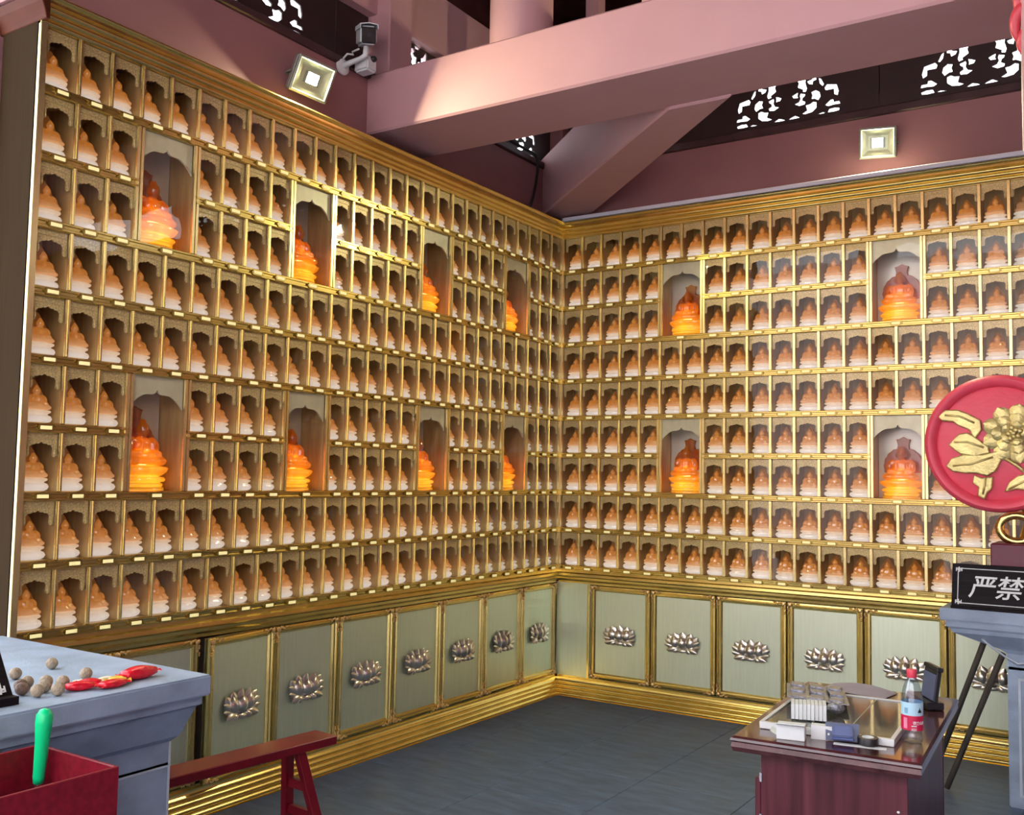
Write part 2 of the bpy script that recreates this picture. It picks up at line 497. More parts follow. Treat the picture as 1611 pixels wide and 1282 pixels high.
fac = MB().box(-30, 45, -26, -25, 0, 8.5)
struct('opposite_building', fac, mat('pale_pink_render', (0.72, 0.60, 0.60), 0, 0.8, 0.15, (.3, .3, .6)), 'pink building across the courtyard', 'building')
cl = MB().box(-0.9, 9.0, -9.0, 0.9, 5.4, 5.5)
struct('ceiling', cl, CEIL, 'dark red boarded ceiling above the beams', 'ceiling')
for yy in (-3.2, -4.6, -6.0):
    struct('ceiling_joist', MB().box(-0.9, 9.0, yy - 0.12, yy + 0.12, 5.15, 5.4), CEIL, 'dark ceiling joist %s from the right wall' % ORD[{-3.2: 1, -4.6: 2, -6.0: 3}[yy]], 'joist')
for px_, nm in ((0.4, 'left'), (7.4, 'right')):
    struct('hall_column', MB().lathe([(0.32, 0), (0.32, 0.12), (0.24, 0.16), (0.22, 5.4)], 32, px_, -8.7), PINK,
           'round red hall column by the open front on the %s' % nm, 'column', smooth=True)

# carved lattice panels (openings cut through dark boards)
HOLES = [[(0.054, 4.479), (0.078, 4.504), (0.098, 4.51), (0.115, 4.497), (0.098, 4.483), (0.111, 4.467), (0.131, 4.469), (0.128, 4.436), (0.138, 4.4), (0.131, 4.381), (0.111, 4.385), (0.114, 4.398), (0.081, 4.418), (0.088, 4.444), (0.074, 4.471)], [(0.221, 4.528), (0.234, 4.516), (0.234, 4.478), (0.204, 4.471), (0.207, 4.447), (0.187, 4.441), (0.184, 4.421), (0.161, 4.429), (0.151, 4.448), (0.181, 4.455), (0.181, 4.479), (0.197, 4.489), (0.211, 4.507)], [(0.227, 4.449), (0.24, 4.44), (0.259, 4.402), (0.25, 4.394), (0.233, 4.414)], [(0.272, 4.372), (0.285, 4.39), (0.344, 4.378), (0.356, 4.335), (0.35, 4.31), (0.33, 4.32), (0.327, 4.354), (0.279, 4.354)], [(0.177, 4.358), (0.204, 4.365), (0.227, 4.348), (0.233, 4.32), (0.22, 4.299), (0.197, 4.313), (0.177, 4.314), (0.184, 4.336)], [(0.041, 4.358), (0.061, 4.368), (0.078, 4.374), (0.074, 4.351), (0.078, 4.34), (0.051, 4.342)], [(0.098, 4.36), (0.128, 4.351), (0.124, 4.338), (0.111, 4.33), (0.108, 4.314), (0.128, 4.303), (0.124, 4.287), (0.091, 4.283), (0.061, 4.299), (0.088, 4.308), (0.098, 4.326), (0.094, 4.347)], [(0.137, 4.271), (0.161, 4.273), (0.184, 4.285), (0.203, 4.278), (0.203, 4.244), (0.177, 4.222), (0.137, 4.216), (0.114, 4.221), (0.147, 4.238)], [(0.275, 4.251), (0.308, 4.278), (0.324, 4.278), (0.327, 4.261), (0.359, 4.261), (0.365, 4.243), (0.327, 4.244), (0.295, 4.24)], [(0.291, 4.196), (0.301, 4.216), (0.333, 4.218), (0.362, 4.211), (0.359, 4.197), (0.327, 4.194)], [(0.017, 4.193), (0.03, 4.202), (0.057, 4.211), (0.088, 4.194), (0.057, 4.193)], [(0.215, 4.193), (0.249, 4.202), (0.268, 4.196), (0.255, 4.193)], [(0.111, 4.538), (0.155, 4.543), (0.155, 4.526), (0.118, 4.523)]]
LAT = [None]
def lattice_mesh():
    if LAT[0]:
        return LAT[0]
    cu = bpy.data.curves.new('lattice', 'CURVE')
    cu.dimensions = '2D'
    cu.fill_mode = 'BOTH'
    cu.extrude = 0.005
    def loop(pts):
        sp = cu.splines.new('POLY')
        sp.points.add(len(pts) - 1)
        for q, (a, b) in zip(sp.points, pts):
            q.co = (a, b, 0, 1)
        sp.use_cyclic_u = True
    loop([(-0.634, -0.245), (0.634, -0.245), (0.634, 0.20), (-0.634, 0.20)])
    for h in HOLES:
        for s in (1, -1):
            ca = sum(q[0] for q in h) / len(h)
            cb = sum(q[1] for q in h) / len(h)
            loop([(s * (ca + (a - ca) * 1.14), max(-0.19, min(0.195, cb + (b - cb) * 1.14 - 4.36))) for a, b in h])
    o = bpy.data.objects.new('lattice_tmp', cu)
    COL.objects.link(o)
    dg = bpy.context.evaluated_depsgraph_get()
    me = bpy.data.meshes.new_from_object(o.evaluated_get(dg))
    bpy.data.objects.remove(o)
    me.materials.clear()
    me.materials.append(DARKWOOD)
    LAT[0] = me
    return me
lat = lattice_mesh()
for k, x in enumerate((0.485, 1.748, 3.011, 4.274)):
    o = link('lattice_panel', lat, None, (x, 0.135, 4.372), (PI / 2, 0, 0))
    tag(o, 'dark carved lattice panel with scroll openings above right wall beam, %s from the corner' % ORD[k + 1], 'lattice', 'carved lattice panels', 'structure')
for k, y in enumerate((-0.55, -1.81, -3.08, -4.34)):
    o = link('lattice_panel', lat, None, (-0.16, y, 4.30), (PI / 2, 0, PI / 2), (1, 1, 1))
    tag(o, 'dark carved lattice panel with scroll openings above left wall beam, %s from the corner' % ORD[k + 1], 'lattice', 'carved lattice panels', 'structure')

# ------------------------------------------------------------------ buddha figures
def remeshed(balls, voxel, decim, cutz):
    mb = MB()
    for c, r in balls:
        mb.ball(c, r, 16, 10)
    me = mb.mesh('tmp', AMBER)
    o = bpy.data.objects.new('tmp', me)
    COL.objects.link(o)
    m = o.modifiers.new('r', 'REMESH')
    m.mode = 'VOXEL'
    m.voxel_size = voxel
    s = o.modifiers.new('s', 'SMOOTH')
    s.iterations = 3
    s.factor = 0.5
    d = o.modifiers.new('d', 'DECIMATE')
    d.ratio = decim
    dg = bpy.context.evaluated_depsgraph_get()
    out = bpy.data.meshes.new_from_object(o.evaluated_get(dg))
    bpy.data.objects.remove(o)
    bm = bmesh.new()
    bm.from_mesh(out)
    bmesh.ops.delete(bm, geom=[f for f in bm.faces if f.calc_center_median().z < cutz], context='FACES')
    bm.to_mesh(out)
    bm.free()
    return out

BALLS = [((0, -.04, .345), (.25, .16, .060)), ((.18, -.07, .345), (.10, .10, .058)), ((-.18, -.07, .345), (.10, .10, .058)),
         ((0, .02, .43), (.125, .10, .12)), ((0, .02, .53), (.145, .09, .10)), ((.135, .02, .575), (.055, .06, .055)), ((-.135, .02, .575), (.055, .06, .055)),
         ((.178, 0, .50), (.045, .055, .10)), ((-.178, 0, .50), (.045, .055, .10)), ((.13, -.09, .435), (.085, .045, .038)), ((-.13, -.09, .435), (.085, .045, .038)),
         ((0, -.135, .415), (.07, .045, .035)), ((0, .01, .645), (.042, .045, .06)), ((0, 0, .715), (.074, .078, .088)),
         ((.077, .01, .70), (.016, .02, .045)), ((-.077, .01, .70), (.016, .02, .045)), ((0, .015, .805), (.042, .042, .038)), ((0, -.08, .708), (.014, .014, .02)),
         ((0, -.15, .345), (.12, .06, .04)), ((.10, -.07, .50), (.02, .03, .10)), ((-.06, -.08, .50), (.018, .02, .09))]

def scaled(me, k, name, mats):
    m = me.copy()
    m.name = name
    m.transform(Matrix.Scale(k, 4))
    m.materials.clear()
    for x in mats:
        m.materials.append(x)
    return m

def aureole_mb(n=44):
    """scalloped throne back: round body halo with a peaked crest"""
    pts = []
    for i in range(n + 1):
        a = -0.35 + (PI + 0.7) * i / n
        r = 0.30 * (1 + 0.035 * abs(math.cos(a * 9)))
        x, z = r * math.cos(a), 0.52 + 0.30 * math.sin(a) * (1 + 0.035 * abs(math.cos(a * 9)))
        if abs(x) < 0.115 and z > 0.6:
            continue
        pts.append((x, z))
    right = [p for p in pts if p[0] > 0]
    left = [p for p in pts if p[0] <= 0]
    crest = [(0.10, 0.80), (0.085, 0.86), (0.10, 0.93), (0.115, 0.955), (0.06, 0.965), (0, 1.0), (-0.06, 0.965), (-0.115, 0.955), (-0.10, 0.93), (-0.085, 0.86), (-0.10, 0.80)]
    return MB().prism(right + crest + left, 0.135, 0.175, 'y')

def lotus_base_mb(seg=48):
    def mod(a, k):
        if 8 <= k <= 10 or 12 <= k <= 15:
            return 1 + 0.12 * abs(math.cos(a * 5))
        return 1.0
    prof = [(0.285, 0.0), (0.285, 0.035), (0.255, 0.040), (0.255, 0.046), (0.27, 0.052), (0.27, 0.085), (0.24, 0.090), (0.24, 0.098), (0.26, 0.105), (0.275, 0.13), (0.255, 0.155), (0.215, 0.165), (0.24, 0.185), (0.285, 0.22), (0.305, 0.262), (0.28, 0.278), (0.20, 0.292)]
    return MB().lathe(prof, seg, 0, 0, 1, 0.72, mod, cap=False)

fig_hi = remeshed(BALLS, 0.016, 1.0, 0.285)
fig_lo = remeshed(BALLS, 0.024, 0.55, 0.285)
SM = 0.192
def merge_meshes(parts, name, mats):
    """parts: [(mesh, matrix, material index)] -> one mesh"""
    bm = bmesh.new()
    for me, mt, mi in parts:
        b = bmesh.new()
        b.from_mesh(me)
        b.transform(mt)
        tmp = bpy.data.meshes.new('t')
        b.to_mesh(tmp)
        b.free()
        n0 = len(bm.faces)
        bm.from_mesh(tmp)
        bm.faces.ensure_lookup_table()
        for f in bm.faces[n0:]:
            if mi is not None:
                f.material_index = mi
            f.smooth = True
        bpy.data.meshes.remove(tmp)
    out = bpy.data.meshes.new(name)
    bm.to_mesh(out)
    bm.free()
    for m in mats:
        out.materials.append(m)
    return out
def pointed_aureole_mb(n=28):
    pts = []
    for i in range(n + 1):
        t = i / n
        a = -0.30 + (PI + 0.6) * t
        r = 1 + 0.04 * abs(math.cos(a * 8))
        x = 0.225 * math.cos(a) * r
        z = 0.50 + (0.33 * r + 0.13 * max(0, math.sin(a)) ** 12) * math.sin(a)
        pts.append((x, z))
    return MB().prism(pts, 0.135, 0.175, 'y')
aur_me = pointed_aureole_mb().mesh('aureole', AMBER)
def small_base_mb(seg=36):
    prof = [(.235, 0), (.275, .035), (.30, .09), (.275, .15), (.225, .185), (.235, .20), (.275, .235), (.27, .275), (.20, .292)]
    return MB().lathe(prof, seg, 0, 0, 1, 0.74, lambda a, k: 1 + (0.10 * abs(math.cos(a * 5)) if k in (1, 2, 3, 6, 7) else 0), cap=False)
base_me = small_base_mb(36).mesh('lotus_base', CLEAR, smooth='all')
S = Matrix.Diagonal((SM * 1.12, SM, SM, 1))
SMALL_FIG = merge_meshes([(fig_lo, S, 0), (aur_me, S, 1)], 'buddha_figure', [AMBER, AMBER_D])
SMALL_BASE = merge_meshes([(base_me, S, 0)], 'lotus_base', [CLEAR])
BG = 0.40
SB = Matrix.Scale(BG, 4)
BIG_FIG = merge_meshes([(fig_hi, SB, 0)], 'large_buddha_figure', [BIG_AMBER])
BIG_BASE = merge_meshes([(lotus_base_mb(60).mesh('b', BIG_AMBER), SB, 0)], 'large_lotus_base', [BIG_AMBER])
BIG_AUR = aureole_mb(60).xf(SB).mesh('large_aureole', BIG_AUREOLE, bevel=0.003)
big_led = bpy.data.lights.new('niche_led', 'POINT')
big_led.energy = 0.30
big_led.color = (1.0, 0.82, 0.42)
big_led.shadow_soft_size = 0.035
lap_fill = bpy.data.lights.new('niche_lap_fill', 'POINT')  # added fill light inside the body, brightens the lap
lap_fill.energy = 0.16
lap_fill.color = (1.0, 0.72, 0.30)
lap_fill.shadow_soft_size = 0.03
back_fill = bpy.data.lights.new('niche_back_fill', 'POINT')  # added fill light behind the figure, brightens the aureole
back_fill.energy = 0.14
back_fill.color = (1.0, 0.60, 0.22)
back_fill.shadow_soft_size = 0.01

# ------------------------------------------------------------------ display cabinets
Z0, H = 3.54, 0.2864
BARH = 0.021
def rowz(r):
    return Z0 - r * H
BAR_PROF = [(-.004, -.021), (-.012, -.017), (-.012, -.009), (-.006, -.006), (-.006, .006), (-.012, .009), (-.012, .017), (-.004, .021), (.010, .021), (.010, -.021)]

hexa = [(-0.038, 0), (-0.029, -0.014), (0.029, -0.014), (0.038, 0), (0.029, 0.014), (-0.029, 0.014)]
mb = MB().prism(hexa, -0.017, -0.005, 'y', 0).box(-0.025, 0.025, -0.0195, -0.016, -0.0075, 0.0075, 1)
PLATE_ME = mb.mesh('name_plate', [PLATE_RIM, PLATE])

def small_arch(w, h):
    p = []
    L = [(-w / 2, h), (-w / 2, 0.60 * h), (-w / 2 + .012, 0.585 * h), (-w / 2 + .019, 0.62 * h), (-w / 2 + .018, 0.74 * h), (-w / 2 + .026, 0.79 * h),
         (-.030, 0.795 * h), (-.024, 0.815 * h), (-.012, 0.81 * h), (0, 0.845 * h)]
    Rr = [(-a, b) for a, b in reversed(L[:-1])]
    m = MB().prism(L + Rr, 0.012, 0.019, 'y')
    m.box(-w / 2 + .004, w / 2 - .004, 0.009, 0.012, 0.90 * h, 0.965 * h)
    for s in (-1, 1):
        m.ball((s * (w / 2 - .010), 0.011, 0.66 * h), (.006, .004, .014), 8, 6)
        m.ball((s * (w / 2 - .010), 0.011, 0.76 * h), (.004, .003, .008), 8, 6)
    return m

def big_arch(w, h):
    L = [(-w / 2, h), (-w / 2, 0.72 * h)]
    for i in range(1, 10):
        a = i / 9
        L.append((-w / 2 + 0.085 * w + (0.30 * w - 0.085 * w) * a ** 1.2 - 0.07 * w * (1 - a) ** 2, 0.735 * h + 0.105 * h * math.sin(a * PI / 2)))
    L += [(-0.12 * w, 0.842 * h), (-0.07 * w, 0.845 * h), (-0.03 * w, 0.858 * h), (0, 0.885 * h)]
    Rr = [(-a, b) for a, b in reversed(L[:-1])]
    return MB().prism(L + Rr, 0.012, 0.022, 'y')

def bead(y, z0, z1, out, n=6):
    r = []
    for i in range(n + 1):
        a = PI * i / n
        r.append((y - out * math.sin(a), z0 + (z1 - z0) * i / n))
    return r

def cabinet(side, ncol, pitch, niches, loc, rotz, stile0, stile1, label):
    root = thing('display_cabinet', label, 'cabinet', loc, rotz)
    W = ncol * pitch
    x0, x1 = -stile0, W + stile1
    ow, oh = pitch - 0.018, H - 2 * BARH          # opening of a cell
    nis = {}
    for n in niches:
        nis[n] = True
    def is_niche(r, c):
        return r in (2, 3, 6, 7) and any(c in (n, n + 1) for n in niches)
    # carcass
    part('back_panel', MB().box(x0, x1, 0.205, 0.225, 0.94, 3.54), CELL_BACK, root)
    part('end_panel', MB().box(x0 - 0.004, x0 + 0.012, 0.0, 0.27, 0.88, 3.60), END_PANEL if side == 'left' else CELL, root)
    part('end_panel', MB().box(x1 - 0.012, x1 + 0.002, 0.0, 0.27, 0.88, 3.60), CELL if side == 'left' else END_PANEL, root)
    part('stile', MB().box(x0 - 0.004, 0.002, -0.014, 0.012, 0.94, 3.54), GOLD_DIV, root, bevel=0.003)
    part('stile', MB().box(W - 0.002, x1, -0.012, 0.012, 0.94, 3.54), GOLD_DIV, root, bevel=0.003)
    part('top_board', MB().box(x0, x1, 0.0, 0.26, 3.535, 3.64), CARCASS, root)
    # cornice, stepped
    cp = [(0.01, 3.520), (-0.010, 3.520)] + bead(-.010, 3.522, 3.545, .008) + bead(-.018, 3.549, 3.574, .008) + bead(-.026, 3.578, 3.606, .009) + [(-.036, 3.610), (-.036, 3.622)] + bead(-.042, 3.625, 3.648, .010) + [(0.02, 3.652)]
    part('cornice', MB().prism(cp, x0 - 0.004, x1, 'x'), GOLD, root, smooth=True)
    if side == 'left':
        rp = [(x0 + .01, 3.53), (x0 - .008, 3.53), (x0 - .012, 3.55), (x0 - .018, 3.57), (x0 - .030, 3.60), (x0 - .034, 3.645), (x0 + .01, 3.65)]
        part('cornice_return', MB().prism(rp, -0.058, 0.30, 'y'), COPPER, root, bevel=0.003)
    # ledge below the lowest shelf
    lp = [(0.01, 0.945), (-0.012, 0.945), (-0.014, 0.930), (-0.030, 0.922), (-0.034, 0.905), (-0.022, 0.895), (-0.022, 0.880), (-0.010, 0.868), (0.012, 0.862)]
    part('ledge_moulding', MB().prism(lp, x0 - 0.004, x1, 'x'), GOLD_BAR, root)
    # shelves and bars: interrupted at niches on rows 2 and 6
    for r in range(1, 10):
        z = rowz(r)
        if r in (2, 6):
            segs, a = [], 0
            for n in niches:
                segs.append((a * pitch, n * pitch))
                a = n + 2
            segs.append((a * pitch, W))
        else:
            segs = [(0, W)]
        for a, b in segs:
            part('shelf_bar', MB().prism([(y, z + q) for y, q in BAR_PROF], a, b, 'x'), GOLD_BAR, root)
            part('shelf', MB().box(a, b, 0.010, 0.205, z - 0.008, z + BARH - 0.001), CELL, root)
    # dividers
    def div_me(h, w=0.016):
        m = MB().box(-w / 2, w / 2, -0.009, 0.003, 0, h, 0).box(-0.0035, 0.0035, 0.008, 0.205, 0, h, 1)
        m.box(-0.0022, 0.0022, -0.012, -0.008, 0, h, 0)
        return m.mesh('divider', [GOLD_DIV, CELL])
    dm = div_me(oh)
    dn = MB().box(-.017, -.003, -0.010, 0.003, 0, H + oh, 0).box(.003, .017, -0.010, 0.003, 0, H + oh, 0).box(-.0035, .0035, -0.004, 0.205, 0, H + oh, 1).mesh('divider', [GOLD_DIV, CELL])
    for r in range(1, 10):
        zb = rowz(r) + BARH
        for c in range(1, ncol):
            if r in (2, 3, 6, 7):
                if any(c == n + 1 for n in niches):
                    continue
                if any(c in (n, n + 2) for n in niches):
                    if r in (3, 7):
                        link('divider', dn, root, (c * pitch, 0, zb))
                    continue
            link('divider', dm, root, (c * pitch, 0, zb))
    am = small_arch(ow, oh).mesh('arch_panel', ARCH)
    nm = big_arch(2 * pitch - 0.03, H + oh).mesh('niche_arch', ARCH_BIG)
    nback = MB().box(-pitch + .006, pitch - .006, 0.195, 0.204, 0, H + oh).mesh('niche_back', NICHE_BACK)
    gw = MB().box(0.0, W, 0.004, 0.0055, 0, 1.0)
    cells, bigs = [], []
    for r in range(1, 10):
        zb = rowz(r) + BARH
        for c in range(ncol):
            xc = (c + .5) * pitch
            if is_niche(r, c):
                continue
            link('arch_panel', am, root, (xc, 0, zb))
            link('name_plate', PLATE_ME, root, (xc, 0, rowz(r)))
            cells.append((r, c, xc, zb))
        if r in (3, 7):
            for n in niches:
                link('niche_arch', nm, root, ((n + 1) * pitch, 0, zb))
                link('niche_back', nback, root, ((n + 1) * pitch, 0, zb))
                link('name_plate', PLATE_ME, root, ((n + 1) * pitch, 0, rowz(r)))
                bigs.append((r, n, (n + 1) * pitch, zb))
    # under a niche the plates of the row below sit under ordinary cells
    gm = {}
    def pane(a, b, z, h):
        k = (round(b - a, 4), round(h, 4))
        if k not in gm:
            w = b - a
            me = bpy.data.meshes.new('glass_pane')
            me.from_pydata([(0, 0, 0), (w, 0, 0), (w, 0, h), (0, 0, h)], [], [(0, 1, 2, 3)])
            me.materials.append(GLASS)
            gm[k] = me
        link('glass_pane', gm[k], root, (a, 0.0055, z))
    for r in range(1, 10):
        zb = rowz(r) + BARH
        if r in (2, 3, 6, 7):
            a = 0
            for n in niches:
                pane(a * pitch, n * pitch, zb, oh)
                if r in (3, 7):
                    pane(n * pitch, (n + 2) * pitch, zb, H + oh)
                a = n + 2
            pane(a * pitch, W, zb, oh)
        else:
            pane(0, W, zb, oh)
    return root, cells, bigs

NL, PL = 27, 0.16
NR, PR = 21, 0.16575
cabL, cellsL, bigL = cabinet('left', NL, PL, [3, 9, 16, 22], (0, -4.336, 0), PI / 2, 0.028, 0.016, 'tall gold display cabinet of small glazed niches along the left wall')
cabR, cellsR, bigR = cabinet('right', NR, PR, [5, 14], (0.016, 0, 0), 0.0, 0.016, 0.03, 'tall gold display cabinet of small glazed niches along the right wall')
bpy.context.view_layer.update()

# ------------------------------------------------------------------ statuettes
def seat_xy(side, xc, depth=0.065):
    return Vector((-depth, -4.336 + xc, 0)) if side == 'L' else Vector((0.016 + xc, depth, 0))
cands = []
for side, cells, ncol in (('L', cellsL, NL), ('R', cellsR, NR)):
    byrow = {}
    for r, c, xc, zb in cells:
        byrow.setdefault(r, []).append((c, xc, zb))
    for r, l in byrow.items():
        l.sort()
        if side == 'L':
            l = l[::-1]
        for k, (c, xc, zb) in enumerate(l):
            p = seat_xy(side, xc)
            p.z = zb
            hidden = side == 'R' and c >= 19
            hidden = hidden or (side == 'R' and c >= 17 and r in (5, 6, 7))
            d = (p - cam.location).length
            face = abs((p - cam.location).normalized().x) if side == 'L' else abs((p - cam.location).normalized().y)
            cands.append((hidden, -face / (d * d), side, r, k + 1, p.copy()))
cands.sort(key=lambda t: (t[0], t[1]))
vis_n = sum(1 for t in cands if not t[0])
keep = cands[:min(300, vis_n)]
rest = cands[len(keep):]
for hidden, _, side, r, k, p in keep:
    rot = PI / 2 if side == 'L' else 0.0
    o = link('buddha_statuette', SMALL_FIG, None, p, (0, 0, rot))
    tag(o, 'small amber buddha statuette, %s cabinet, %s row from top, %s from the corner' % ('left' if side == 'L' else 'right', ORD[r], ORD[k]),
        'statuette', 'small amber buddha statuettes in the display cabinets')
    link('lotus_base', SMALL_BASE, o)
crowd = []
for hidden, _, side, r, k, p in rest:
    mt = Matrix.Translation(p) @ Matrix.Rotation(PI / 2 if side == 'L' else 0.0, 4, 'Z')
    crowd.append((p.copy(), side))
def crowd_mesh():
    """all far statuettes as one mesh, kept at local height 0 so that the two-tone colour reads the same"""
    bm = bmesh.new()
    vs, fs, ms = [], [], []
    for src, off in ((SMALL_FIG, 0), (SMALL_BASE, 2)):
        co = [v.co.copy() for v in src.vertices]
        fc = [(tuple(p.vertices), p.material_index + off) for p in src.polygons]
        for p, side in crowd:
            mt = Matrix.Translation(p) @ Matrix.Rotation(PI / 2 if side == 'L' else 0.0, 4, 'Z')
            b = len(vs)
            vs += [tuple(mt @ c) for c in co]
            fs += [tuple(b + i for i in f) for f, _ in fc]
            ms += [m for _, m in fc]
    bm.free()
    me = bpy.data.meshes.new('buddha_statuette_crowd')
    me.from_pydata(vs, [], fs)
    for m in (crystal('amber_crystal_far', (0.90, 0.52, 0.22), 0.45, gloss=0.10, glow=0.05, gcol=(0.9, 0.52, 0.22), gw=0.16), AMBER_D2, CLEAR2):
        me.materials.append(m)
    me.polygons.foreach_set('material_index', ms)
    me.polygons.foreach_set('use_smooth', [True] * len(fs))
    me.update()
    return me
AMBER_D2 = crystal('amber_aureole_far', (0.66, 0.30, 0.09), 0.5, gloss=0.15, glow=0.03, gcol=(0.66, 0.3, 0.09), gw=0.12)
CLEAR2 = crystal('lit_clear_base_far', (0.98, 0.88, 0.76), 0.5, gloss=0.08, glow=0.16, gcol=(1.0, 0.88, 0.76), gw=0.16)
so = link('buddha_statuette_crowd', crowd_mesh())
tag(so, 'far small amber buddha statuettes crowding the cabinet cells nearest the corner', 'statuettes', None, 'stuff')

for side, bigs in (('L', bigL), ('R', bigR)):
    for r, n, xc, zb in bigs:
        tier = 'upper' if r == 3 else 'lower'
        lst = sorted([b[1] for b in bigs if b[0] == r], reverse=(side == 'L'))
        k = lst.index(n) + 1
        p = seat_xy(side, xc, 0.105)
        p.z = zb
        o = thing('buddha_statue', 'large glowing amber buddha in %s arched niche of %s cabinet, %s from the corner' % (tier, 'left' if side == 'L' else 'right', ORD[k]),
                  'statue', p, PI / 2 if side == 'L' else 0.0, 'large glowing buddhas in the arched niches')
        link('figure', BIG_FIG, o, scale=(1, .95, 1))
        link('lotus_base', BIG_BASE, o, scale=(1, .95, 1))
        link('aureole', BIG_AUR, o, (0, 0.012, 0))
        link('base_led', big_led, o, (0, -0.01, 0.16 * BG))
        link('lap_fill', lap_fill, o, (0, 0.0, 0.40 * BG))
        link('back_fill', back_fill, o, (0, 0.060, 0.12 * BG))

# ------------------------------------------------------------------ base cabinets with lotus doors
def petal(mb, cx, cz, ang, ln, wd, th, y0=0.0, curl=0.0, tip=0.75):
    """pointed, domed petal growing from (cx, cz) in the xz plane, bulging towards -y"""
    nu, nv = 8, 7
    vs, fs = [], []
    ca, sa = math.cos(ang), math.sin(ang)
    for i in range(nu + 1):
        t = i / nu
        w = wd * (math.sin(PI * min(1, t * 0.93 + 0.07)) ** tip)
        for j in range(nv):
            s = -1 + 2 * j / (nv - 1)
            l = ln * t
            q = w * s
            y = y0 - th * (1 - s * s) * math.sin(PI * (t * 0.8 + 0.15)) - curl * t * t
            vs.append((cx + l * ca - q * sa, y, cz + l * sa + q * ca))
    for i in range(nu):
        for j in range(nv - 1):
            fs.append((i * nv + j, i * nv + j + 1, (i + 1) * nv + j + 1, (i + 1) * nv + j))
    mb.add(vs, fs)

mb = MB()
for x, a, ln in ((-.050, 122, .085), (-.028, 106, .095), (0, 90, .098), (.028, 74, .095), (.050, 58, .085)):
    petal(mb, x, -.030, R(a), ln, .028, .012, -.004, .006, .7)
for x, a, ln in ((-.035, 150, .090), (.035, 30, .090)):
    petal(mb, x, -.034, R(a), ln, .024, .014, -.006, .010, .7)
for x, a, ln in ((-.045, 166, .072), (.045, 14, .072)):
    petal(mb, x, -.042, R(a), ln, .017, .010, -.006, .014, .8)
for x, a in ((-.044, 98), (.044, 82)):
    petal(mb, x, -.040, R(a), .078, .034, .026, -.010, .002, .5)
petal(mb, 0, -.042, R(90), .076, .036, .030, -.016, .002, .5)
for x, z, a, ln, w in ((-.030, -.044, 196, .072, .022), (.030, -.044, -16, .072, .022), (-.026, -.046, 222, .040, .020), (.026, -.046, -42, .040, .020), (0, -.044, 270, .030, .034)):
    petal(mb, x, z, R(a), ln, w, .016, -.012, .012, .6)
mb.ball((0, -.004, -.035), (.07, .008, .030), 16, 8)
LOTUS_ME = mb.mesh('lotus_emblem', LOTUS, smooth='all')

mb = MB()
for i in range(7):
    t = i / 6
    mb.ball((0.008 + .050 * t, -.022, 0.006 + .004 * math.sin(i * 2)), (.006 - .002 * t, .004, .006 - .002 * t), 7, 5)
    mb.ball((0.006 + .004 * math.sin(i * 2), -.022, 0.008 + .050 * t), (.006 - .002 * t, .004, .006 - .002 * t), 7, 5)
mb.ball((.012, -.022, .012), (.010, .006, .010), 8, 6)
CORNER_ME = mb.mesh('corner_ornament', FIL, smooth='all')

def base_cabinet(side, length, doors, loc, rotz, label, filler=None):
    root = thing('base_cabinet', label, 'cabinet', loc, rotz)
    part('carcass', MB().box(0.0, length, 0.045, 0.26, 0.02, 0.860), CARCASS, root)  # solid box, its dark colour stands in for the shaded interior
    pp = [(0.03, 0.0), (-0.034, 0.0)] + bead(-.026, .002, .030, .010) + bead(-.018, .034, .060, .010) + bead(-.012, .064, .088, .009) + bead(-.006, .092, .114, .008) + [(-.002, .120), (-.002, .135), (0.03, .135)]
    part('plinth_moulding', MB().prism(pp, -0.02, length, 'x'), GOLD, root, smooth=True)
    part('bottom_rail', MB().box(0, length, 0.012, 0.05, 0.125, 0.150), GOLD_BAR, root)
    part('top_rail', MB().box(0, length, 0.014, 0.05, 0.846, 0.8615), GOLD_BAR, root)
    if side == 'left':
        part('end_panel', MB().box(-0.010, 0.004, 0.0, 0.27, 0.0, 0.862), END_PANEL, root)
    if filler:
        part('filler_panel', MB().box(filler[0], filler[1], 0.006, 0.04, 0.150, 0.850), DOOR, root)
        part('filler_strip', MB().box(filler[1] - .018, filler[1] - .004, -0.002, 0.02, 0.150, 0.850), GOLD, root)
    w = doors[0][1] - doors[0][0] - 0.008
    h = 0.69
    dm = MB().box(-w / 2, w / 2, 0.0, 0.020, 0, h).mesh('door', DOOR)
    fm = MB().frame(-w / 2, w / 2, 0, h, [(0, 0.019), (0, -.004), (.004, -.012), (.013, -.014), (.018, -.008), (.022, -.008), (.026, -.013), (.034, -.012), (.042, -.002), (.044, 0.002)]).mesh('door_frame', GOLD)
    for k, (a, b, ang) in enumerate(doors):
        hinge = b - 0.004
        d = link('door', dm, root, ((a + b) / 2, 0.018, 0.153))
        if ang:
            mt = Matrix.Translation((hinge, 0.018, 0.153)) @ Matrix.Rotation(R(ang), 4, 'Z') @ Matrix.Translation((-w / 2, 0, 0))
            d.matrix_local = mt
        link('door_frame', fm, d)
        link('lotus_emblem', LOTUS_ME, d, (0, -0.002, h * 0.5), (0, 0, 0), (1.18, 1, 1.05))
        for sx, sz in ((1, 1), (-1, 1), (1, -1), (-1, -1)):
            link('corner_ornament', CORNER_ME, d, (-sx * (w / 2 - .002), 0.002, 0.002 if sz > 0 else h - .002), (0, 0, 0), (sx * 1.35, 1, sz * 1.35))
    return root

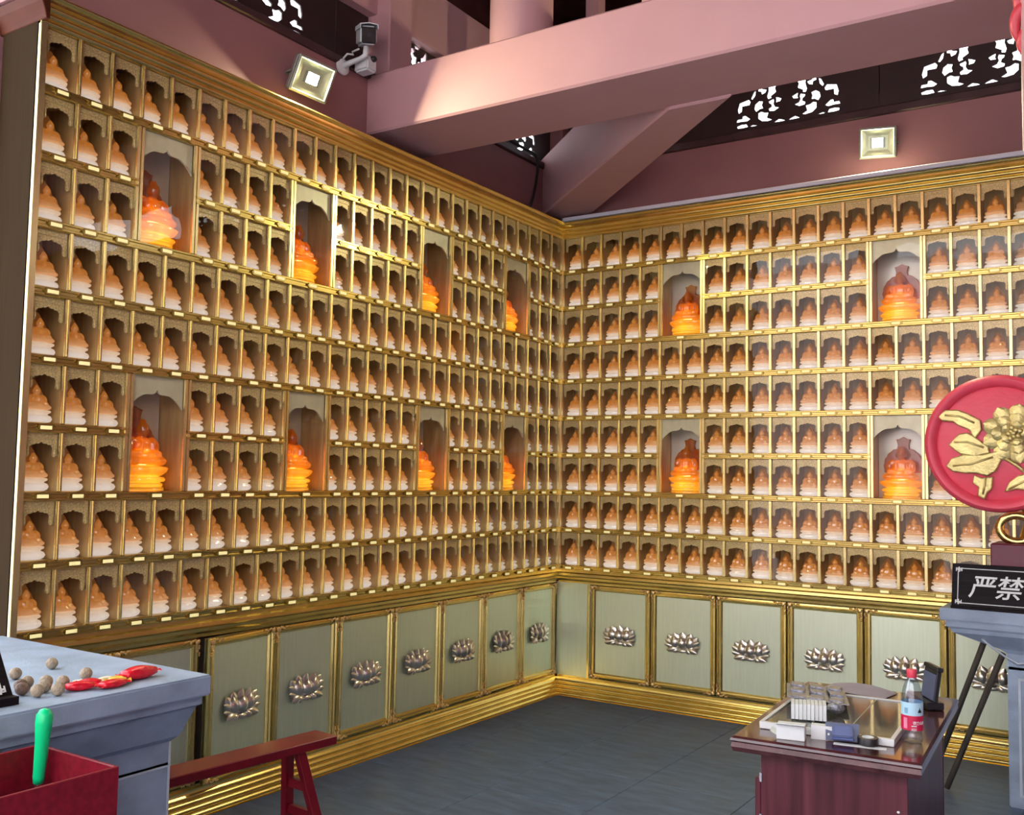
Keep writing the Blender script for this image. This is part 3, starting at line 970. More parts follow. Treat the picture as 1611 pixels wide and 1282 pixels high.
dl = []
for k in range(9):
    a = 4.36 - 0.012 - (k + 1) * 0.483
    dl.append((a, a + 0.483, 7.0 if k == 6 else 0.0))
base_cabinet('left', 4.36, dl, (0, -4.36, 0), PI / 2, 'low gold cabinet with olive lotus doors under the left display cabinet')
dr = [(0.279 + 0.501 * k, 0.279 + 0.501 * (k + 1), 0.0) for k in range(6)]
base_cabinet('right', 3.5, dr, (0, 0, 0), 0.0, 'low gold cabinet with pale green lotus doors under the right display cabinet', (-0.012, 0.279))

# white strip on top of the right cornice
tag(part('white_conduit', MB().box(0.02, 3.52, -0.050, -0.005, 3.652, 3.682), WHITE_STRIP, None, bevel=0.004), 'long white plastic conduit lying on top of the right cabinet cornice', 'conduit')

# ------------------------------------------------------------------ lamps, camera and cable above
def floodlight(loc, mtx, label):
    root = thing('floodlight', label, 'floodlight', loc, 0, 'floodlights above the cabinets')
    root.matrix_world = Matrix.Translation(loc) @ mtx
    w, h = 0.115, 0.10
    part('housing', MB().box(-w, w, -0.0, 0.045, -h, h), FLOOD_CASE, root, bevel=0.008)
    part('bezel', MB().frame(-w, w, -h, h, [(0, 0.0), (0, -.018), (.012, -.022), (.018, -.012), (.018, 0.002)]), FLOOD_CASE, root)
    part('reflector', MB().frame(-w + .018, w - .018, -h + .018, h - .018, [(0, -.010), (.035, -.001), (.05, -.001)]), FLOOD_REFL, root)
    part('chip_mount', MB().box(-.034, .034, -.0112, -.001, -.030, .030), FLOOD_CASE, root)
    part('led_chip', MB().add([(-.032, -.0116, -.028), (.032, -.0116, -.028), (.032, -.0116, .028), (-.032, -.0116, .028)], [(0, 1, 2, 3)]), CHIP, root)
    part('bracket', MB().tube([(-w - .006, .02, 0), (-w - .006, .09, -.02), (w + .006, .09, -.02), (w + .006, .02, 0)], .006, 6), FLOOD_CASE, root)
    return root

def aim(n, roll=0):
    """matrix whose local -y looks along n"""
    n = Vector(n).normalized()
    y = -n
    x = y.cross(Vector((0, 0, 1))).normalized()
    z = x.cross(y)
    return Matrix((x, y, z)).transposed().to_4x4() @ Matrix.Rotation(R(roll), 4, 'Y')
floodlight(Vector((0.02, -2.80, 3.83)), aim((0.88, -0.32, -0.42), 8), 'lit square floodlight on the left wall beside the security camera')
floodlight(Vector((2.39, 0.03, 3.90)), aim((0.05, -0.92, -0.30), 4), 'lit square floodlight on the right wall above the display cabinet')

t = thing('spotlight', 'small white spotlight glowing on the ledge above the right wall beam', 'spotlight', (0.86, 0.08, 4.185), 0)
part('base', MB().box(-.05, .06, -.02, .03, 0, .012), WHITE_P, t)
part('head', MB().lathe([(.018, 0), (.026, .05), (.028, .06)], 16).xf(Matrix.Translation((-.01, -.01, .035)) @ Matrix.Rotation(R(100), 4, 'X')), WHITE_P, t, smooth=True)
part('led', MB().ball((-.01, -.072, .022), (.02, .008, .02), 12, 8), SPOTCHIP, t, smooth='all')

t = thing('security_camera', 'white bullet security camera on a bracket beside the pink beam', 'security camera', (-0.09, -2.45, 4.05), 0)
part('mount_plate', MB().lathe([(.05, 0), (.05, .012), (.03, .022)], 20).xf(Matrix.Rotation(R(90), 4, 'Y')), CAMW, t, smooth=True)
part('arm', MB().tube([(.01, 0, 0), (.06, .015, .02), (.12, .03, .035), (.15, .035, .05), (.155, .035, .10)], [.020, .016, .014, .016, .016], 10), CAMW, t, smooth='all')
part('cable', MB().tube([(.0, -.01, .03), (.04, .0, .07), (.07, .02, .065), (.05, .03, .09), (.10, .035, .10)], .006, 6), CAMW, t, smooth='all')
mt = Matrix.Translation((.165, .035, .165)) @ aim((0.72, -0.58, -0.30), -4)
part('body', MB().box(-.048, .048, -.04, .16, -.052, .052).xf(mt), CAMW, t, bevel=0.014, bseg=3)
part('hood', MB().prism([(-.054, .035), (-.052, .060), (0, .068), (.052, .060), (.054, .035), (.050, .035), (.048, .056), (0, .063), (-.048, .056), (-.050, .035)], -.062, .15, 'y').xf(mt), CAMW, t)
part('lens_window', MB().box(-.042, .042, -.046, -.036, -.047, .044).xf(mt), LENS, t, bevel=0.012, bseg=3)
part('lens', MB().lathe([(.018, 0), (.016, .004)], 16).xf(mt @ Matrix.Translation((0, -.046, 0)) @ Matrix.Rotation(R(90), 4, 'X')), BLACK, t, smooth=True)
t = thing('junction_box', 'small white junction box below the security camera', 'junction box', (0.0, -2.35, 4.075), 0)
part('box', MB().box(-.055, .055, -.04, .05, -.045, .045), CAMW, t, bevel=0.012, bseg=2)
part('gland', MB().ball((.055, .01, .03), (.025, .022, .018), 10, 8), BLACK, t, smooth='all')

cab = MB().tube([(-.06, -.80, 4.125), (-.06, -.50, 4.125), (-.055, -.34, 4.12), (-.05, -.31, 4.08), (-.05, -.31, 4.0), (-.05, -.33, 3.9), (-.05, -.37, 3.78), (-.05, -.42, 3.67)], .011, 8)
tag(part('power_cable', cab, RUBBER, None, smooth='all'), 'black power cable hanging down the wall near the room corner', 'cable')

# red carved ornament hanging at the upper right
t = thing('hanging_ornament', 'red carved ornament with curled tips hanging at upper right edge', 'ornament', (3.60, -2.5, 2.9), 0)
part('pole', MB().lathe([(.095, 0), (.105, .03), (.105, 1.0)], 20), PINK, t, smooth=True)
def curl(mb, x, z, s, r):
    pts, rr = [], []
    for i in range(14):
        a = i / 13
        th = R(-60) + a * R(230)
        pts.append((x - s * (0.5 + 0.5 * math.cos(th)) * (1 - .35 * a), -.03 * a, z + s * math.sin(th) * (1 - .35 * a)))
        rr.append(r * (0.35 + math.sin(PI * a) * 0.8))
    mb.tube(pts, rr, 8)
for k, (z, s) in enumerate(((.44, .05), (.52, .075), (.60, .06), (.70, .09), (.80, .07))):
    m = MB()
    curl(m, -.055, z, s, .022)
    part('curl', m, RED_CARVE, t, smooth='all')

def text_mesh(ch, size, offset, extrude, shear=0.0, align='LEFT'):
    cu = bpy.data.curves.new('lettering', 'FONT')
    cu.body = ch
    cu.size = size
    cu.offset = offset
    cu.extrude = extrude
    cu.shear = shear
    cu.align_x = align
    o = bpy.data.objects.new('tmp', cu)
    COL.objects.link(o)
    me = bpy.data.meshes.new_from_object(o.evaluated_get(bpy.context.evaluated_depsgraph_get()))
    bpy.data.objects.remove(o)
    me.materials.clear()
    me.materials.append(WHITE)
    return me
# ------------------------------------------------------------------ stone altar at left with its offerings
def altar(name, label, x0, x1, y0, y1, overx, overy):
    """stone altar table; slab x0..x1, y0..y1, shaft inset by overx / overy"""
    root = thing(name, label, 'altar', ((x0 + x1) / 2, (y0 + y1) / 2, 0))
    hx, hy = (x1 - x0) / 2, (y1 - y0) / 2
    part('slab', MB().box(-hx, hx, -hy, hy, 0.935, 1.0), STONE, root, bevel=0.006, bseg=2)
    m = MB()
    prof = [(0.03, 0.936), (0.03, 0.905), (0.05, 0.895), (0.06, 0.875), (overx - .03, 0.80), (overx, 0.78), (overx, 0.70)]
    vs, fs = [], []
    for ins, z in prof:
        ix = ins
        iy = ins * overy / overx
        vs += [(-hx + ix, -hy + iy, z), (hx - ix, -hy + iy, z), (hx - ix, hy - iy, z), (-hx + ix, hy - iy, z)]
    for k in range(len(prof) - 1):
        for i in range(4):
            j = (i + 1) % 4
            fs.append((k * 4 + i, k * 4 + j, (k + 1) * 4 + j, (k + 1) * 4 + i))
    m.add(vs, fs)
    part('moulding', m, STONE, root)
    part('shaft', MB().box(-hx + overx, hx - overx, -hy + overy, hy - overy, 0.0, 0.72), STONE, root, bevel=0.006, bseg=2)
    return root, hx, hy

A, hx, hy = altar('stone_altar', 'blue grey stone altar at lower left with nuts and red sweets on top', 0.12, 1.335, -6.9, -4.455, 0.13, 0.05)
part('joint_line', MB().box(hx - .131, hx - .128, -hy + .06, hy - .055, 0.700, 0.706), STONE_LINE, A)
part('joint_line', MB().box(hx - .140, hx - .128, hy - .056, hy - .048, 0.0, 0.78), STONE_LINE, A)

def nut(x, y, r, m, label, z=1.0):
    mb = MB().ball((0, 0, r * .95), (r, r * .97, r * .95), 14, 10)
    me = mb.mesh('walnut', m, smooth='all')
    o = link('walnut', me, None, (x, y, z), (0, 0, random.random() * 6))
    tag(o, label, 'walnut', 'walnuts on the stone altar')
nut(0.928, -4.875, .019, NUT, 'pale walnut lying alone on the altar nearest the black sign')
nut(0.864, -4.715, .019, NUT, 'pale walnut lying alone farthest back on the stone altar')
NU = [(1.150, -4.985, NUT_D, 'dark brown walnut at the left front of the walnut pile'), (1.205, -4.972, NUT, 'pale walnut at the front left of the walnut pile'),
      (1.232, -4.925, NUT, 'pale round walnut at the front right of the pile by the red sweets'), (1.165, -4.925, NUT, 'walnut in the middle of the walnut pile'),
      (1.075, -4.925, NUT, 'pale walnut at the back left of the walnut pile'), (1.108, -4.885, NUT, 'walnut at the back middle of the walnut pile'),
      (1.150, -4.858, NUT, 'walnut at the right back of the pile touching the red sweets'), (1.105, -4.962, NUT_D, 'dark walnut half hidden at the back left of the pile'),
      (1.095, -4.745, NUT, 'lone walnut resting behind the red sweets')]
for x, y, m, l in NU:
    nut(x, y, .0195, m, l)

def candy(x, y, rz, ln, wd, th, m, label, z=1.0, tilt=0.0):
    root = thing('wrapped_sweet', label, 'sweet', (x, y, z), rz, 'wrapped sweets on the stone altar')
    c = MB()
    n = 9
    prof = []
    for i in range(n):
        t_ = i / (n - 1)
        prof.append((-ln / 2 + ln * t_, wd / 2 * (0.75 + 0.25 * math.sin(PI * t_)), th * (0.55 + 0.45 * math.sin(PI * t_))))
    vs, fs = [], []
    for x_, w_, t_ in prof:
        for k in range(10):
            a = 2 * PI * k / 10
            ca, sa = math.cos(a), math.sin(a)
            vs.append((x_, w_ * math.copysign(abs(ca) ** .6, ca), th / 2 + t_ / 2 * math.copysign(abs(sa) ** .6, sa)))
    for i in range(n - 1):
        for k in range(10):
            j = (k + 1) % 10
            fs.append((i * 10 + k, i * 10 + j, (i + 1) * 10 + j, (i + 1) * 10 + k))
    fs += [tuple(range(9, -1, -1)), tuple(range((n - 1) * 10, n * 10))]
    c.add(vs, fs)
    part('wrapper', c, m, root, (0, 0, 0), (0, tilt, 0), smooth='all')
    e = MB()
    for s in (-1, 1):
        pts = []
        for k in range(6):
            q = -1 + 2 * k / 5
            pts.append((s * (ln / 2 + .014), q * wd * .45, th / 2 + (.004 if k % 2 else -.003)))
        b = [(s * (ln / 2 - .002), q[1] * .8, th / 2) for q in pts]
        e.add(pts + b, [(k, k + 1, k + 7, k + 6) for k in range(5)])
    part('twisted_end', e, m, root, (0, 0, 0), (0, tilt, 0))
candy(1.215, -4.845, R(70), .075, .05, .026, CANDY, 'red wrapped sweet next to the walnut pile')
candy(1.185, -4.79, R(40), .060, .04, .022, CANDY, 'red wrapped sweet lying behind its neighbours near the walnuts')
candy(1.258, -4.765, R(95), .080, .045, .024, CANDY, 'long red wrapped sweet at the front edge of the altar')
candy(1.225, -4.725, R(60), .050, .04, .024, CANDY_Y, 'yellow orange wrapped sweet among the red sweets')
candy(1.212, -4.640, R(95), .115, .055, .040, CANDY, 'largest red packet of sweets at the right end of the row')
candy(1.160, -4.800, R(10), .036, .022, .018, CREAM, 'small cream sweet behind the red sweets near the walnuts')
candy(1.170, -4.725, R(80), .050, .022, .016, CREAM, 'cream coloured sweet behind the yellow orange sweet')
candy(1.195, -4.765, R(60), .034, .022, .016, CREAM, 'cream sweet wedged between the red sweets')

def meander(mb, x, z, s, k, y):
    for a, b in ((0, 0), (1, 0), (0, 1), (1, 1)):
        mb.frame(x + (a * .55 - .55) * k * s, x + (a * .55 - .55 + .5) * k * s, z + (b * .55 - .55) * k, z + (b * .55 - .55 + .5) * k, [(0, y), (.09 * k, y - .0004), (.18 * k, y)])

def sign_board(name, label, loc, rotz, w, h, tilt, text=None):
    root = thing(name, label, 'sign', loc, rotz)
    rot = (-tilt, 0, 0)
    part('board', MB().box(0, w, 0, .016, 0, h), SIGN, root, (0, 0, 0), rot, bevel=0.003)
    part('foot', MB().box(0.0, w, -.022, .03, -.012 if tilt > .5 else -.004, .010), SIGN, root, (0, 0, 0))
    b = MB().frame(.028, w - .028, .024, h - .024, [(0, -.0012), (.0, -.0018), (.004, -.0018), (.004, -.0012)])
    part('border', b, WHITE, root, (0, 0, 0), rot)
    m = MB()
    for x in (.034, w - .034):
        for z in (.032, h - .032):
            for a, c, d, e in ((-.014, .014, -.003, .003), (-.003, .003, -.014, .014), (-.016, -.002, .006, .009), (.002, .016, -.009, -.006), (-.016, -.012, -.010, .009), (.012, .016, -.009, .010)):
                m.box(x + a, x + c, -.0026, -.001, z + d, z + e)
    part('corner_motif', m, WHITE, root, (0, 0, 0), rot)
    if text:
        for ch, x, z, sz in text:
            o = link('lettering', text_mesh(ch, sz, 0.0012, 0.001, 0.22), root)
            o.matrix_local = Matrix.Rotation(-tilt, 4, 'X') @ Matrix.Translation((x, -.002, z)) @ Matrix.Rotation(PI / 2, 4, 'X')
    return root
sign_board('wooden_sign', 'dark wooden sign with white border standing at the left end of the altar', (1.225, -5.47, 1.012), PI / 2, 0.42, 0.20, R(34))

# ------------------------------------------------------------------ red bin with a green handled tool
t = thing('red_bin', 'open dark red metal bin at the lower left corner', 'bin', (1.575, -5.37, 0))
w, l, h = 0.170, 0.29, 0.925
tw = .010
part('side_panel', MB().box(w - tw, w, -l, l, 0.05, h), RED_BOX, t, bevel=.002)
part('side_panel', MB().box(-w, -w + tw, -l, l, 0.05, h), RED_BOX, t, bevel=.002)
part('end_wall', MB().box(-w + tw, w - tw, l - tw, l, 0.05, h), RED_BOX, t, bevel=.002)
part('end_wall', MB().box(-w + tw, w - tw, -l, -l + tw, 0.05, h), RED_BOX, t, bevel=.002)
part('bottom_plate', MB().box(-w + tw, w - tw, -l + tw, l - tw, 0.45, 0.46), RED_BOX, t)
for sx in (-1, 1):
    for sy in (-1, 1):
        part('foot', MB().box(sx * w - .03 * (sx > 0), sx * w + .03 * (sx < 0), sy * l - .03 * (sy > 0), sy * l + .03 * (sy < 0), 0, .052), RED_BOX, t)
t = thing('hand_tool', 'tool with bright green plastic handle sticking out of the red bin', 'tool', (1.447, -5.122, 0.462), 0)
prof = [(.0135, .385), (.015, .40), (.0165, .46), (.018, .50), (.021, .54), (.020, .560), (.012, .572), (.002, .576)]
part('handle', MB().lathe(prof, 20).xf(Matrix.Rotation(R(4), 4, 'Y')), GREEN, t, smooth='all')
part('ferrule', MB().lathe([(.012, .30), (.0125, .388)], 16).xf(Matrix.Rotation(R(4), 4, 'Y')), STEEL, t, smooth=True)
part('blade', MB().box(-.010, .010, -.002, .002, .001, .31).xf(Matrix.Rotation(R(4), 4, 'Y')), STEEL, t)

# ------------------------------------------------------------------ red bench
t = thing('wooden_bench', 'narrow dark red wooden bench in front of the left lotus doors', 'bench', (0.60, -3.74, 0), R(-5))
part('seat', MB().box(-.075, .075, -.55, .55, .415, .455), RED_PAINT, t, bevel=.004)
for s in (1, -1):
    for q in (1, -1):
        m = MB()
        top = Vector((q * .040, s * .36, .415))
        bot = Vector((q * .125, s * .44, 0))
        d = (bot - top)
        vs = []
        for p in (top, bot):
            for a, b in ((-.018, -.024), (.018, -.024), (.018, .024), (-.018, .024)):
                vs.append((p.x + a, p.y + b, p.z))
        m.add(vs, [(3, 2, 1, 0), (4, 5, 6, 7), (0, 1, 5, 4), (1, 2, 6, 5), (2, 3, 7, 6), (3, 0, 4, 7)])
        part('leg', m, RED_PAINT, t, bevel=.003)
    for z in (.13, .26):
        k = .04 + .085 * (1 - z / .415)
        part('stretcher', MB().box(-k, k, s * (.36 + .08 * (1 - z / .415)) - .012, s * (.36 + .08 * (1 - z / .415)) + .012, z - .02, z + .02), RED_PAINT, t)

# ------------------------------------------------------------------ desk and what lies on it
DZ = 0.76
drot = R(3.5)
t = thing('desk', 'dark mahogany desk at lower right covered with small items', 'desk', (2.90, -2.67, 0), drot)
hw, hl = 0.315, 0.565
tp = [(-hw + .010, DZ), (-hw + .002, DZ - .006), (-hw, DZ - .016), (-hw + .006, DZ - .020), (-hw + .004, DZ - .046), (-hw + .012, DZ - .052)]
m = MB()
vs, fs = [], []
tprof = [(.012, DZ), (.003, DZ - .006), (.0, DZ - .014), (.006, DZ - .020), (.003, DZ - .036), (.010, DZ - .052), (.030, DZ - .056)]
for ins, z in tprof:
    vs += [(-hw + ins, -hl + ins, z), (hw - ins, -hl + ins, z), (hw - ins, hl - ins, z), (-hw + ins, hl - ins, z)]
for k in range(len(tprof) - 1):
    for i in range(4):
        j = (i + 1) % 4
        fs.append((k * 4 + i, k * 4 + j, (k + 1) * 4 + j, (k + 1) * 4 + i))
fs += [(0, 1, 2, 3), tuple(len(vs) - 4 + i for i in (3, 2, 1, 0))]
m.add(vs, fs)
part('desktop', m, MAHOG_TOP, t)
part('end_panel', MB().box(-hw + .09, hw - .055, -hl + .075, -hl + .095, 0.02, DZ - .056), MAHOG, t, bevel=.002)
part('side_panel', MB().box(hw - .075, hw - .057, -hl + .096, hl - .06, 0.02, DZ - .056), MAHOG, t, bevel=.002)
part('side_panel', MB().box(-hw + .095, -hw + .113, -hl + .096, hl - .06, 0.02, DZ - .056), MAHOG, t, bevel=.002)
part('end_panel', MB().box(-hw + .09, hw - .055, hl - .08, hl - .06, 0.02, DZ - .056), MAHOG, t, bevel=.002)
d = part('cabinet_door', MB().box(-hw + .068, -hw + .088, -hl + .078, -hl + .48, 0.04, DZ - .15), MAHOG, t, bevel=.003)
part('hinge', MB().box(-hw + .086, -hw + .094, -hl + .069, -hl + .080, .46, .49), STEEL, d)
part('hinge', MB().box(-hw + .086, -hw + .094, -hl + .069, -hl + .080, .60, .63), STEEL, d)
for z in (.55, .575):
    part('screw', MB().ball((hw - .085, -hl + .074, z), (.005, .002, .004), 8, 6), WHITE_P, t)
part('plinth', MB().box(-hw + .10, hw - .065, -hl + .085, hl - .07, 0, .03), MAHOG_TOP, t)

# glass topped white tray
t = thing('glass_tray', 'flat white framed tray with glass top in the middle of the desk', 'tray', (2.885, -2.745, DZ), drot)
part('tray_base', MB().box(-.235, .225, -.33, .33, 0.001, .016), WHITE_P, t, bevel=.002)
part('tray_rim', MB().frame(-.235, .225, -.33, .33, [(0, 0), (0, .012), (.014, .012), (.014, 0)]).xf(Matrix(((1, 0, 0, 0), (0, 0, 1, 0), (0, 1, 0, .014), (0, 0, 0, 1)))), WHITE_P, t)
m = MB().box(-.22, .21, -.315, .315, .0165, .022)
part('glass_top', m, mat('grey_green_glass', (0.10, 0.105, 0.09), 0, 0.06, 0.1, (9, 9, 9), spec=0.9), t)
for x in (-.07, .06):
    part('divider_line', MB().box(x - .002, x + .002, -.31, .31, .0215, .0226), mat('pale_line', (0.35, 0.36, 0.28), 0, 0.4), t)

# silver blister sheets leaning on the tray
t = thing('blister_sheet', 'grey silver blister sheet with square pockets lying on the glass tray', 'blister pack', (2.735, -2.60, DZ + .036), drot + R(14))
m = MB().box(-.115, .115, -.175, .175, 0, .004)
part('sheet', m, SILVER, t, (0, 0, 0.01), (R(-3), R(4), 0))
pk = MB().box(-.030, .030, -.050, .050, .004, .014).mesh('pocket', SILVER, bevel=.006, bseg=2)
for i in range(3):
    for j in range(3):
        link('pocket', pk, t, (-.072 + .072 * i, -.112 + .112 * j, .010 + .004 * (i - 1) * -0.9), (R(-3), R(4), R(random.uniform(-6, 6))))
t = thing('clear_packet', 'small crumpled clear plastic packet in front of the blister sheet', 'packet', (2.865, -2.80, DZ + .026), drot)
part('packet_body', MB().ball((0, 0, .022), (.034, .026, .022), 10, 7), SILVER, t)

def stack(loc, rz, w, l, h, n, label, name='card_stack', upright=True):
    root = thing(name, label, 'cards', loc, rz)
    for k in range(n):
        a = -w / 2 + w * k / n
        j = random.uniform(-.002, .002)
        part('card', MB().box(a + .0004, a + w / n - .0012, -l / 2 + j, l / 2 + j, 0, h + random.uniform(-.002, .001)), WHITE, root)
    return root
stack((2.800, -2.925, DZ + .027), drot + R(14), .125, .09, .055, 9, 'upright stack of white cards on the front of the glass tray')
def opened_box(loc, rz, w, l, h, label):
    root = thing('white_box', label, 'box', loc, rz)
    part('box_body', MB().box(-w / 2, w / 2, -l / 2, l / 2, 0, h), WHITE, root, bevel=.002)
    part('flap', MB().box(-w / 2, w / 2, -.001, .001, 0, .03), WHITE, root, (0, -l / 2, h), (R(70), 0, 0))
    part('flap', MB().box(-.001, .001, -l / 2, l / 2, 0, .025), WHITE, root, (-w / 2, 0, h * .3), (0, R(-60), 0))
    return root
opened_box((2.808, -3.155, DZ), drot + R(8), .095, .06, .050, 'small white carton with open flap at the front of the desk')
t = thing('paper_block', 'white paper block standing between the carton and the blue case', 'paper', (2.895, -3.085, DZ), drot + R(10))
part('block', MB().box(-.036, .036, -.022, .022, 0, .045), WHITE, t, bevel=.001)
part('cover_sheet', MB().box(-.037, .037, -.0235, -.0222, 0, .047), WHITE_P, t)
t = thing('blue_case', 'small navy blue plastic case on a slate card at desk front', 'case', (2.972, -3.112, DZ), drot + R(14))
part('backing_card', MB().box(-.055, .055, -.012, -.009, 0, .060), SLATE, t, (0, .025, 0), (R(-18), 0, 0))
part('case_body', MB().box(-.034, .034, -.030, -.010, .012, .052), BLUE, t, (0, .02, 0), (R(-18), 0, 0), bevel=.006, bseg=2)
part('case_lip', MB().box(-.036, .036, -.040, -.012, .006, .016), BLUE, t, (0, .02, 0), (R(-12), 0, 0), bevel=.003)
part('button', MB().ball((-.046, -.012, .030), (.004, .003, .004), 8, 6), WHITE_P, t)
t = thing('tape_roll', 'black roll of tape lying on a white paper strip', 'tape', (3.050, -3.085, DZ + .003), 0)
part('tape', MB().lathe([(.020, .001), (.034, .001), (.0345, .024), (.034, .025), (.020, .025), (.020, .001)], 32, cap=False), BLACK, t, smooth=True)
part('core', MB().lathe([(.0165, .001), (.0198, .001), (.0198, .0258), (.0165, .0258), (.0165, .001)], 32, cap=False), WHITE, t, smooth=True)
t = tag(part('paper_strip', MB().box(-.085, .085, -.012, .012, 0, .002), WHITE, None, (3.03, -3.115, DZ), (0, 0, drot + R(6))), 'narrow white paper strip under the black tape roll', 'paper')
m = MB()
nx, ny = 8, 5
vs = [(-.14 + .28 * i / nx, -.075 + .15 * j / ny, .004 + .018 * math.sin(PI * i / nx) * (j / ny)) for i in range(nx + 1) for j in range(ny + 1)]
m.add(vs, [(i * (ny + 1) + j, (i + 1) * (ny + 1) + j, (i + 1) * (ny + 1) + j + 1, i * (ny + 1) + j + 1) for i in range(nx) for j in range(ny)])
vs2 = [(v[0], v[1], v[2] - .0025) for v in vs]
m.add(vs2, [(i * (ny + 1) + j, i * (ny + 1) + j + 1, (i + 1) * (ny + 1) + j + 1, (i + 1) * (ny + 1) + j) for i in range(nx) for j in range(ny)])
tag(part('folded_paper', m, LILAC, None, (2.80, -2.215, DZ), (0, 0, drot + R(-12))), 'grey lilac folded sheet of paper at the back of the desk', 'paper')

# water bottle
t = thing('water_bottle', 'clear plastic water bottle with red cap standing on the desk', 'bottle', (3.165, -2.945, DZ), 0)
BK = 1.0
prof = [(.020, .003), (.031, .004), (.034, .014), (.0345, .030), (.032, .036), (.035, .044), (.0355, .088), (.0355, .125), (.0350, .146), (.034, .160), (.031, .176), (.026, .195), (.020, .210), (.0145, .220), (.0135, .224), (.0135, .238)]
part('bottle_body', MB().lathe(prof, 28, mod=lambda a, k: 1 + (.03 * math.cos(a * 10) if k in (2, 3) else 0), cap=True), PET, t, smooth='all')
part('cap', MB().lathe([(.0155, .221), (.0165, .223), (.0165, .246), (.0150, .249)], 24, mod=lambda a, k: 1 + .02 * math.cos(a * 24)), CAP_RED, t, smooth=True)
lb = part('label_sleeve', MB().lathe([(.0362, .092), (.0362, .140)], 32, cap=False), LABEL_BLUE, t, smooth=True)
lr = part('red_label', MB().lathe([(.0364, .046), (.0364, .096)], 32, cap=False), LABEL_RED, t, smooth=True)
va = math.atan2(-6.641 + 2.945, 3.905 - 3.165)
def on_bottle(mb_fn, name, m, parent, a, z):
    o = mb_fn()
    part(name, o, m, parent, (.0366 * math.cos(a), .0366 * math.sin(a), z), (0, 0, a + PI / 2))
for dz_, hh in ((.0, .0035), (-.009, .002), (-.014, .002)):
    on_bottle(lambda: MB().box(-.016, .002, -.0008, .0004, -hh / 2, hh / 2), 'label_line', WHITE, lr, va + .35, .062 + dz_)
on_bottle(lambda: MB().box(-.007, .007, -.0006, .0004, -.018, .018), 'label_block', mat('pink_label_block', (0.80, 0.25, 0.38), 0, .4), lr, va - .62, .070)
on_bottle(lambda: MB().prism([(-.007, -.008), (.007, -.008), (.005, 0), (.002, .002), (0, .010), (-.002, .002), (-.005, 0)], -.0006, .0004, 'y'), 'label_mark', BLACK, lb, va + .72, .115)
on_bottle(lambda: MB().box(-.006, .006, -.0006, .0004, -.009, .010), 'label_block', mat('blue_label_block', (0.22, 0.42, 0.56), 0, .4), lb, va - .55, .112)
for ch, da in (('农', .22), ('夫', .52), ('山', .82), ('泉', 1.12)):
    a = va + da
    o = link('lettering', text_mesh(ch, .0125, .0003, .0002, 0, 'CENTER'), lr, (.0369 * math.cos(a), .0369 * math.sin(a), .068), (PI / 2, 0, a + PI / 2))

# black stand (card terminal) at the back of the desk
t = thing('display_stand', 'black slanted display stand on a dark base at the back right of desk', 'stand', (3.10, -2.32, DZ), drot + R(-62))
part('base', MB().box(-.14, .08, -.035, .035, 0.0, .030), BLACK, t, bevel=.004)
part('upright', MB().box(-.065, .065, -.006, .012, .028, .150), BLACK, t, (0, 0, 0), (R(-8), 0, 0), bevel=.003)
part('top_rim', MB().box(-.070, .070, -.010, .016, .150, .166), BLACK, t, (0, 0, 0), (R(-8), 0, 0), bevel=.003)
part('face_card', MB().box(-.060, .060, -.0085, -.0062, .034, .135), SLATE, t, (0, 0, 0), (R(-8), 0, 0))
part('paper_edge', MB().box(-.068, -.0655, -.006, .012, .136, .149), WHITE, t, (0, 0, 0), (R(-8), 0, 0))

# ------------------------------------------------------------------ stone altar on the right, sign, plaque
A, hx, hy = altar('stone_altar', 'blue grey carved stone altar at right carrying the black sign', 2.907, 4.9, -0.955, -0.25, 0.31, 0.10)
# carved line work on the front
for pts in ([(-hx + .06, .885), (-hx + .11, .900), (-hx + .17, .870), (-hx + .23, .895), (-hx + .30, .905), (-hx + .40, .880), (-hx + .50, .895)],
            [(-hx + .20, .850), (-hx + .24, .880), (-hx + .32, .888), (-hx + .38, .875), (-hx + .44, .82), (-hx + .44, .75), (-hx + .36, .735), (-hx + .30, .770), (-hx + .24, .815), (-hx + .20, .850)]):
    def yy(z):
        return -hy + (.03 if z > .9 else .03 + (.9 - z) * .35) - .004
    part('carved_line', MB().tube([(x, max(-hy + .008, yy(z)), z) for x, z in pts], .006, 6), STONE_LINE, A, smooth='all')
part('panel_border', MB().frame(-hx + .36, hx - .36, .06, .66, [(0, -hy + .100), (0, -hy + .094), (.012, -hy + .094), (.012, -hy + .100)]), STONE_LINE, A)

sign_board('prohibition_sign', 'black wooden sign with white Chinese lettering on the right stone altar', (2.962, -0.925, 1.004), 0.0, 0.90, 0.235, R(14),
           [('严', .080, .070, .128), ('禁', .205, .070, .128)])

t = thing('flower_plaque', 'large round coral red plaque with golden peony relief on a stand', 'plaque', (3.175, -0.72, 1.0), 0)
part('plinth', MB().box(-.03, .60, -.13, .17, 0, .345), PLINTH_RED, t, bevel=.006)
t2 = MB().tube([(.09 + .085 * math.cos(a), -.05, .425 + .07 * math.sin(a)) for a in [PI * 2 * i / 24 for i in range(25)]], .022, 10)
part('brass_ring', t2, BRASS, t, smooth='all')
part('stand_neck', MB().lathe([(.07, .345), (.05, .40), (.035, .46), (.05, .53)], 20, .15, .02), BRASS, t, smooth=True)
RD = 0.372
disc = MB().lathe([(RD * .96, -.030), (RD, -.018), (RD, .014), (RD * .985, .032), (RD * .94, .044), (RD * .89, .042), (RD * .845, .026), (RD * .825, .010), (RD * .79, .016), (0.002, .022)], 96)
disc.xf(Matrix.Translation((0, 0, .877)) @ Matrix.Rotation(R(90), 4, 'X'))
part('disc', disc, DISC_RED, t, smooth=True)

